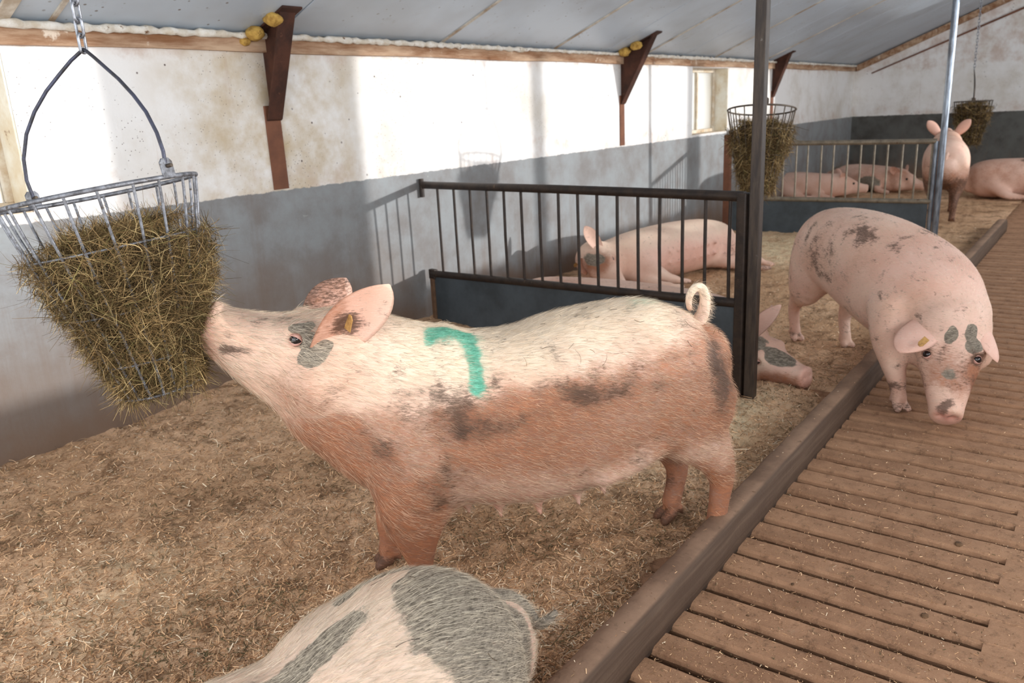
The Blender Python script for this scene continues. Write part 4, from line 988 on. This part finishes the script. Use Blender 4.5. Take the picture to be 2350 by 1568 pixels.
def pig2():
    pg = Pig('pink pig with grey patches at its ears, stepping over the kerb with its snout down', (4.72, 1.06, .0), math.atan2(-.655, -.756))
    F = Field((-.85, -.50, -.02), (1.02, .50, 1.0), .011)
    trunk = [(-.58, 0, .60, .12, .14, .15), (-.53, 0, .615, .19, .215, .20), (-.42, 0, .63, .235, .268, .23), (-.2, .02, .645, .255, .270, .255), (0, .05, .62, .272, .278, .295), (.2, .08, .58, .282, .272, .31), (.38, .085, .54, .265, .265, .30), (.52, .08, .50, .23, .25, .28), (.61, .07, .46, .185, .22, .24), (.68, .055, .43, .155, .185, .2)]
    loft(F, trunk, .03, 2.25, 34)
    fr = frame_head((.66, .082, .438), (.58, -.34, -.74), (.74, -.34, .55)); H = head(F, fr, 1.10, .80, .06, (.185, .104, .078), (.145, .088, .075))
    ball(F, (-.46, -.13, .55), (.16, .10, .22), .07); ball(F, (-.42, .13, .55), (.16, .10, .2), .07)
    leg(F, [(-.45, -.13, .54, .10, .20, .17), (-.515, -.145, .42, .085, .155, .12), (-.615, -.13, .31, .050, .066, .068), (-.685, -.122, .225, .036, .046, .044), (-.685, -.116, .14, .033, .037, .036), (-.672, -.112, .075, .034, .036, .036)], (-.655, -.11, .012), (1, 0, 0))
    leg(F, [(-.42, .13, .52, .09, .14, .15), (-.42, .135, .38, .072, .10, .11), (-.46, .13, .28, .050, .062, .065), (-.49, .125, .20, .036, .046, .044), (-.47, .12, .13, .033, .037, .036), (-.45, .12, .075, .034, .036, .036)], (-.43, .12, .012), (1, 0, 0))
    leg(F, [(.46, -.13, .50, .085, .13, .13), (.50, -.14, .36, .080, .10, .10), (.545, -.135, .25, .062, .066, .068), (.575, -.125, .165, .046, .050, .050), (.592, -.118, .10, .036, .038, .038), (.602, -.116, .065, .037, .038, .038)], (.615, -.115, .0), (1, 0, 0))
    leg(F, [(.44, .20, .48, .08, .12, .12), (.46, .20, .34, .072, .09, .09), (.48, .19, .23, .055, .058, .06), (.49, .18, .15, .044, .046, .046), (.50, .18, .09, .036, .038, .038), (.51, .18, .06, .036, .038, .038)], (.52, .18, .0), (1, 0, 0))
    ex = [ear(H(-.01, -.075, .08), (.835, -.262, .385), .108, (-.45, .35, -.8), .55, .08, .010, -.06)+(1,), ear(H(-.04, .085, .09), (.955, .165, .345), .072, (-.45, -.35, -.8), 1.0, .12, .010, 0)+(1,)]
    tl = tube_q([(-.60, 0, .76), (-.66, .02, .74), (-.69, .03, .67), (-.68, .02, .60)], [.022, .018, .013, .007], 10); ex.append(tl+(2,))
    def masks(V, kd):
        g, st, mud, pk, gp, cr, n, nb, n3 = std_masks(V, kd, .12, .02, 3.0); x, y, z = V.T
        for c, r in (((.83, -.010, .448), (.04, .028, .055)), ((.852, .074, .452), (.04, .032, .045)), ((.872, .084, .405), (.04, .036, .04))): g = np.maximum(g, (.92*blob(V, c, r)+.45*n)*(kd == 0))
        g = np.maximum(g, .47*blob(V, H(.24, .0, .07), (.13, .05, .06))+1.2*n); mud = np.maximum(mud, .42*blob(V, H(.22, 0, .0), (.22, .16, .20))+1.2*n3)
        st = np.maximum(st, .95*blob(V, H(.26, .10, .0), (.17, .07, .14))+.5*n); st = np.maximum(st, .6*blob(V, H(.25, .0, .05), (.2, .12, .12))+.3*n)
        for c, r, a in (((.12, -.12, .82), (.12, .06, .08), .55), ((.33, -.05, .78), (.10, .09, .06), .45), ((-.1, -.24, .68), (.15, .1, .12), .40), ((-.56, -.2, .52), (.10, .08, .14), .5), ((.2, .2, .78), (.14, .08, .1), .42), ((-.3, -.2, .75), (.2, .1, .1), .32)): mud = np.maximum(mud, 1.35*a*blob(V, c, r)+2.0*n3)
        mud = np.maximum(mud, 1.2*blob(V, (.60, -.13, .13), (.05, .05, .04))+.4*n3); mud = np.maximum(mud, .8*blob(V, (-.665, -.11, .05), (.06, .06, .05))+.5*n3)
        mud = np.maximum(mud, 1.2*blob(V, H(.180, -.096, .064), (.032, .032, .030))); mud = np.maximum(mud, 1.25*blob(V, H(.172, .100, .064), (.046, .042, .040))); mud = np.maximum(mud, 1.25*blob(V, H(.40, -.015, .055), (.026, .045, .035))+.4*n)
        pk = np.maximum(pk, 1.2*blob(V, H(.440, 0, 0), (.03, .08, .08))); pk = np.maximum(pk, .5*sstep(x, .1, .4)*sstep(z, .45, .7))
        e = kd == 1; st[e] = 0; mud[e] = .1
        return pack(g, st, mud, pk, gp, cr)
    pg.finish(F, masks, ex, 2, [(H(.180, .094, .066), .0205), (H(.180, -.094, .066), .0205)], [((.838, -.165, .428), (.1, -.75, -.6), (.8, -.3, .45))],
              dict(n=16000, lmin=.010, lmax=.022, w=.0008, flow=(-1, 0, -.3), lift=.25, seed=31, keep=lambda c: np.where(c[:, 2] < .25, .2, 1.0)), fr, (.50, .25, .83), True)
pig2()

# ---- pig lying right behind the gate board, its head poking out past the post
def pig3():
    pg = Pig('pig lying behind the gate board with its head poking out past the tall dark post', (4.66, 2.56, .0), -math.pi/2)
    F = Field((-1.05, -.50, -.02), (1.42, .40, .60), .012)
    loft(F, [(-.88, 0, .19, .12, .12, .14), (-.75, 0, .2, .21, .18, .19), (-.45, 0, .2, .26, .205, .2), (0, 0, .205, .275, .205, .2), (.4, 0, .2, .25, .195, .2), (.66, -.07, .2, .205, .185, .19), (.86, -.20, .18, .165, .165, .17)], .03, 2.4, 26)
    fr = frame_head((.935, -.285, .135), (.945, -.28, -.16), (.16, -.22, .96)); H = head(F, fr, .95, .70, .06)
    for sy in (-.25, .25): loft(F, [(.50, sy*.7, .16, .07, .07, .07), (.66, sy*1.1, .07, .05, .05, .05), (.82, sy*1.15, .045, .04, .04, .04), (.94, sy*1.15, .03, .03, .03, .03)], .05)
    for sy in (-.27, .27): loft(F, [(-.6, sy*.7, .18, .11, .12, .12), (-.45, sy*1.1, .09, .07, .08, .08), (-.3, sy*1.2, .045, .04, .045, .04), (-.16, sy*1.2, .03, .03, .03, .03)], .05)
    ex = [ear(H(.0, -.07, .085), (1.15, -.29, .455), .058, (.1, -.85, .25), .9, .05, .010)+(1,), ear(H(.0, .10, .08), (.98, -.02, .38), .07, (.3, .6, .3), .9, .05, .010)+(1,)]
    def masks(V, kd):
        g, st, mud, pk, gp, cr, n, nb, n3 = std_masks(V, kd, .18, .05, 5.0)
        g = np.maximum(g, 1.0*blob(V, H(.06, -.06, .07), (.12, .10, .11))+.9*n); g = np.maximum(g, .95*blob(V, H(.26, -.02, .08), (.11, .06, .05))+.6*n)
        g = g*(1-blob(V, H(.15, -.12, .035), (.07, .05, .035)))*(kd == 0); mud = np.maximum(mud, .9*blob(V, H(.30, -.04, -.15), (.2, .12, .05))+.5*n)
        cr = .9*blob(V, H(.15, -.12, .03), (.09, .06, .045)); st = np.maximum(st, .7*blob(V, H(.30, -.09, -.05), (.18, .08, .07))); pk = np.maximum(pk, .8*blob(V, H(.43, 0, 0), (.04, .1, .1)))
        return pack(g, st, mud, pk, gp, cr)
    pg.finish(F, masks, ex, 2, [(H(.172, .110, .050), .017), (H(.172, -.110, .050), .017)], [], None, fr)
pig3()

# ---- pig lying on its side against the wall
def pig4():
    pg = Pig('pig lying on its side by the wall behind the bars of the near gate', (6.75, 3.27, .02), math.atan2(.31, -.95))
    F = Field((-1.05, -.45, -.03), (1.45, .75, .66), .013); up = (0, 0, 1)
    loft(F, [(-.78, 0, .2, .12, .13, .14), (-.67, 0, .22, .19, .19, .19), (-.45, 0, .235, .228, .245, .25), (-.1, 0, .24, .238, .265, .31), (.25, 0, .235, .232, .265, .31), (.5, 0, .23, .215, .245, .27), (.7, -.02, .225, .18, .21, .22), (.86, -.03, .225, .155, .17, .18)], .03, 2.3, 28, side=up)
    fr = frame_head((.90, .0, .27), (.10, .85, -.42), (.62, -.25, .70)); H = head(F, fr, .98, .9, .06)
    def lleg(st, foot):
        loft(F, st, .05, 2.1, side=up); a = np.array(st[-1][:3]); b = np.array(foot)
        for s in (-1, 1): loft(F, [tuple(a*.5+b*.5+np.array([s*.016, 0, 0]))+(.025,)*3, tuple(b+np.array([s*.02, 0, 0]))+(.02,)*3], .012, 2, 5, side=up)
    lleg([(-.52, .08, .24, .15, .15, .15), (-.60, .24, .17, .10, .11, .11), (-.70, .36, .10, .055, .06, .06), (-.76, .45, .065, .038, .04, .04)], (-.82, .53, .035))
    lleg([(-.45, .10, .12, .10, .13, .13), (-.50, .30, .08, .07, .08, .08), (-.55, .42, .05, .04, .05, .05), (-.62, .52, .04, .035, .04, .04)], (-.68, .60, .03))
    lleg([(.52, .10, .22, .13, .13, .13), (.50, .27, .16, .085, .09, .09), (.42, .38, .09, .05, .055, .055), (.34, .42, .06, .038, .04, .04)], (.24, .46, .035))
    lleg([(.55, .12, .11, .09, .11, .11), (.58, .30, .07, .06, .07, .07), (.56, .42, .05, .042, .045, .045), (.50, .50, .04, .035, .036, .036)], (.42, .55, .03))
    for k, x in enumerate((-.30, -.20, -.10, .0, .10, .20, .30)):
        for z in (.20, .30): loft(F, [(x, .26, z, .03, .03, .03), (x, .305, z-.01, .012, .012, .012), (x, .325, z-.012, .006, .006, .006)], .02, 2, 5)
    ex = [ear(H(.01, .09, .085), (.985, -.045, .575), .070, (.35, .75, .25), .9, .05, .011)+(1,), ear(H(.01, -.10, .075), (1.20, .12, .225), .085, (.25, .85, .2), .8, .05, .011)+(1,)]
    ex.append(tube_q([(-.86, -.02, .26), (-.91, -.03, .24), (-.93, .0, .18), (-.92, .03, .13)], [.02, .016, .012, .006], 10)+(2,))
    def masks(V, kd):
        g, st, mud, pk, gp, cr, n, nb, n3 = std_masks(V, kd, .02, -.02, 7.0); x, y, z = V.T
        for c, r in (((.45, -.12, .42), (.14, .08, .08)), ((-.1, -.15, .45), (.12, .08, .06)), ((-.35, -.1, .46), (.1, .06, .05)), ((.72, -.1, .34), (.12, .1, .1))): mud = np.maximum(mud, .45*blob(V, c, r)+1.5*n3)
        g = np.maximum(g, .85*blob(V, H(.08, .0, .10), (.10, .12, .06))+.7*n)*(kd == 0); st = np.maximum(st, .8*blob(V, H(.12, .0, .08), (.16, .12, .10))+.4*n); st[(kd == 1) & (z < .32)] = .75
        pk = np.maximum(pk, .75*blob(V, (0, .28, .22), (.6, .12, .14))); mud = np.maximum(mud, .6*sstep(y, .50, .56)+n)
        mud = np.maximum(mud, .6*blob(V, (-.60, .25, .2), (.14, .14, .12))+1.5*n3); cr = .45*sstep(z, .28, .42)
        return pack(g, st, mud, pk, gp, cr)
    pg.finish(F, masks, ex, 2, [(H(.172, .110, .050), .0185), (H(.172, -.110, .050), .0185)], [(H(-.03, -.155, .10), (.8, .3, -.3), (.2, .9, .2))], None, fr)
pig4()

# ---- foreground pig, lying with its grey rump towards the kerb
PIG5 = None
def pig5():
    pg = Pig('pink pig with a large grey hairy patch on its rump, lying nearest the camera', (.955, 1.262, .012), math.atan2(.20, -.98))
    F = Field((-.62, -.50, -.02), (1.35, .50, .60), .0095)
    loft(F, [(-.40, .02, .21, .13, .15, .16), (-.33, .02, .22, .23, .200, .21), (-.22, .015, .22, .285, .225, .22), (-.05, .0, .215, .285, .215, .215), (.10, -.01, .195, .250, .185, .2), (.26, -.02, .20, .265, .180, .2), (.45, -.02, .20, .285, .190, .2), (.7, 0, .20, .26, .195, .2), (.9, 0, .2, .2, .17, .18)], .03, 2.25, 34)
    ball(F, (-.14, -.20, .17), (.20, .13, .17), .08); ball(F, (-.14, .19, .17), (.20, .12, .17), .08)
    ball(F, (-.22, .0, .335), (.17, .18, .125), .08)
    fr = frame_head((.98, 0, .22), (.97, 0, -.22), (.2, 0, .97)); H = head(F, fr, .98, .8, .06)
    for sy in (-.27, .27): loft(F, [(-.15, sy*.8, .12, .10, .12, .11), (.02, sy*1.12, .07, .06, .07, .06), (.16, sy*1.16, .045, .04, .045, .04), (.30, sy*1.14, .03, .03, .03, .03)], .05)
    for sy in (-.24, .24): loft(F, [(.62, sy*.8, .14, .07, .08, .08), (.80, sy*1.1, .07, .05, .05, .05), (.96, sy*1.15, .04, .035, .04, .04)], .05)
    ex = [ear(H(.0, sy*.10, .08), (1.02, sy*.26, .40), .075, (.4, sy*.7, -.1), .9, .05, .010)+(1,) for sy in (-1, 1)]
    ex.append(tube_q([(-.42, .03, .34), (-.475, .045, .325), (-.505, .070, .29), (-.505, .105, .27), (-.520, .130, .285), (-.545, .140, .305)], [.034, .024, .018, .015, .013, .007], 12)+(2,))
    def masks(V, kd):
        g, st, mud, pk, gp, cr, n, nb, n3 = std_masks(V, kd, .05, -.25, 11.0); x, y, z = V.T
        m = V*np.array([1, 1, .25], np.float32)
        g = 1.0*blob(m, (-.27, .12, .05), (.19, .24, .25)); g = np.maximum(g, .74*blob(m, (.0, -.03, .08), (.20, .065, .3))+.35*n); g = np.maximum(g, 1.0*blob(m, (-.145, -.155, .07), (.07, .045, .3))); g = np.maximum(g, .95*blob(m, (-.29, -.12, .07), (.13, .10, .3)))
        g = g-1.0*blob(m, (-.15, -.085, .08), (.12, .024, .3)); g = g+.55*n
        pk = np.maximum(pk*.5, .9*blob(V, (-.42, .03, .24), (.06, .14, .14))+.3*n); mud = np.maximum(mud, .75*blob(V, (.22, -.1, .37), (.08, .02, .05))+1.4*n3); mud = np.maximum(mud, .55*blob(V, (-.27, -.05, .40), (.07, .06, .05))+1.2*n3)
        st = np.maximum(st, .5*sstep(z, .28, .10)); g = np.where(kd == 2, .75, g); cr = .4*np.ones(len(V))
        return pack(g, st, mud, pk, gp, cr)
    pg.finish(F, masks, ex, 2, [(H(.172, .110, .050), .0185), (H(.172, -.110, .050), .0185)], [],
              dict(n=60000, lmin=.018, lmax=.046, w=.00062, flow=(-1, .25, -.3), lift=.22, seed=41, keep=lambda c: np.where(c[:, 0] > .6, 0.0, 1.0)))
    return pg
PIG5 = pig5()
back_straw(PIG5, 40, 5, lambda c: np.exp(-((c[:, 0]+.05)/.25)**2), 'thin dark straw stalks lying on the back of the nearest pig')

# ---- far pens: two lying pigs behind the far gate, one standing, one lying by the gable
def lying(label, loc, rz, L=.75, wide=.26, hgt=.36, seed=1.0, patches=(), mudc=(), st=.1, hd=(0, 0), ears=True):
    pg = Pig(label, loc, rz)
    F = Field((-L-.30, -.55, -.02), (L+.62, .55, .62), .019); h = hgt/2
    loft(F, [(-L-.05, 0, h*.95, .12, h*.6, h*.7), (-L+.08, 0, h, wide*.8, h*.9, h*.95), (-L+.35, 0, h, wide, h*1.04, h), (0, 0, h, wide*1.04, h*1.04, h), (L-.35, 0, h, wide, h, h), (L-.1, 0, h, wide*.8, h*.92, h*.95), (L+.06, hd[1]*.4, h, wide*.62, h*.82, h*.9)], .03, 2.35, 22)
    fr = frame_head((L+.10, hd[1]*.6, h*1.05), (.96, hd[1], -.22+hd[0]), (.2, 0, .97)); H = head(F, fr, .95, .75, .06)
    for sy in (-1, 1):
        loft(F, [(-L+.25, sy*wide*.7, h*.8, .10, .11, .11), (-L+.45, sy*wide*1.1, .07, .06, .07, .06), (-L+.6, sy*wide*1.15, .045, .04, .045, .04), (-L+.75, sy*wide*1.1, .03, .03, .03, .03)], .05)
        loft(F, [(L-.25, sy*wide*.7, h*.7, .07, .08, .08), (L-.08, sy*wide*1.0, .06, .05, .05, .05), (L+.08, sy*wide*1.05, .035, .035, .035, .035)], .05)
    ex = [ear(H(0, s*.10, .08), H(-.10, s*.24, .20), .07, (.5, s*.7, -.1), .9, .05, .012)+(1,) for s in (-1, 1)]
    ex.append(tube_q([(-L-.10, 0, h*1.3), (-L-.17, .02, h*1.3), (-L-.19, .05, h*1.0)], [.02, .015, .008], 8)+(2,))
    def masks(V, kd):
        g, s2, mud, pk, gp, cr, n, nb, n3 = std_masks(V, kd, st, -.05, seed)
        for c, r in patches: g = np.maximum(g, 1.1*blob(V, c, r)+.5*n)
        for c, r in mudc: mud = np.maximum(mud, .9*blob(V, c, r)+n3)
        pk = np.maximum(pk, .35); return pack(g, s2, mud, pk, gp, cr)
    pg.finish(F, masks, ex, 2, [(H(.172, .110, .050), .0185), (H(.172, -.110, .050), .0185)], [])
lying('pale pig lying behind the left half of the far gate', (12.9, 4.00, .02), math.pi/2+.12+math.pi, .46, .27, .40, 13.0, st=.0, hd=(0, .35))
lying('pig with a dark patch lying beyond the pale pig behind the far gate', (14.1, 3.35, .02), -1.9, .52, .28, .42, 17.0, patches=(((.2, -.22, .10), (.22, .14, .18)), ((-.45, 0, .4), (.15, .2, .1))), st=.22)
lying('reddish pink pig lying on the bedding before the far gable wall', (13.55, .75, .02), -math.pi/2+.06, .95, .30, .54, 19.0, mudc=(((-.3, -.1, .5), (.1, .08, .1)), ((.1, -.15, .45), (.12, .1, .1))), st=.34)
def pig7():
    pg = Pig('muddy pig standing with its rump to the camera beside the galvanised post', (11.0, 1.69, .015), .17)
    F = Field((-.50, -.42, -.02), (1.5, .42, 1.25), .018)
    loft(F, [(-.28, 0, .62, .13, .16, .18), (-.22, 0, .64, .20, .24, .24), (-.1, 0, .66, .24, .28, .28), (.2, 0, .67, .26, .29, .32), (.5, 0, .68, .26, .28, .32), (.72, 0, .72, .23, .27, .29), (.9, 0, .80, .18, .22, .24)], .03, 2.3, 22)
    fr = frame_head((.95, 0, .88), (.93, 0, .25), (-.25, 0, .93)); H = head(F, fr, 1.0, .9, .07)
    for sy in (-1, 1):
        ball(F, (-.12, sy*.12, .55), (.15, .11, .24), .07)
        leg(F, [(-.12, sy*.125, .55, .09, .14, .14), (-.12, sy*.13, .42, .075, .10, .11), (-.18, sy*.125, .32, .052, .064, .068), (-.22, sy*.12, .24, .038, .046, .046), (-.21, sy*.115, .15, .036, .038, .038), (-.20, sy*.11, .08, .036, .036, .036)], (-.19, sy*.11, 0), (1, 0, 0))
        leg(F, [(.70, sy*.13, .52, .08, .13, .13), (.71, sy*.135, .36, .07, .09, .09), (.72, sy*.125, .24, .052, .058, .06), (.72, sy*.12, .16, .042, .046, .046), (.73, sy*.115, .09, .036, .038, .038), (.74, sy*.115, .06, .036, .038, .038)], (.75, sy*.115, 0), (1, 0, 0))
    ex = [ear((.98, s*.10, .99), (.93, s*.25, 1.17), .075, (.8, s*.3, 0), .8, .05, .012)+(1,) for s in (-1, 1)]
    ex.append(tube_q([(-.30, 0, .82), (-.345, .01, .80), (-.35, .02, .72), (-.335, .02, .64)], [.022, .018, .014, .008], 8)+(2,))
    def masks(V, kd):
        g, st, mud, pk, gp, cr, n, nb, n3 = std_masks(V, kd, .25, .0, 23.0); x, y, z = V.T
        mud = np.maximum(mud, .95*sstep(z, .62, .50)*sstep(x, .1, -.1)+1.0*n3); mud = np.maximum(mud, .8*sstep(z, .40, .25)); st = np.maximum(st, .7*sstep(z, .8, .5)); return pack(g, st, mud, pk, gp, cr)
    pg.finish(F, masks, ex, 2, [(H(.172, .110, .050), .0185), (H(.172, -.110, .050), .0185)], [])
pig7()
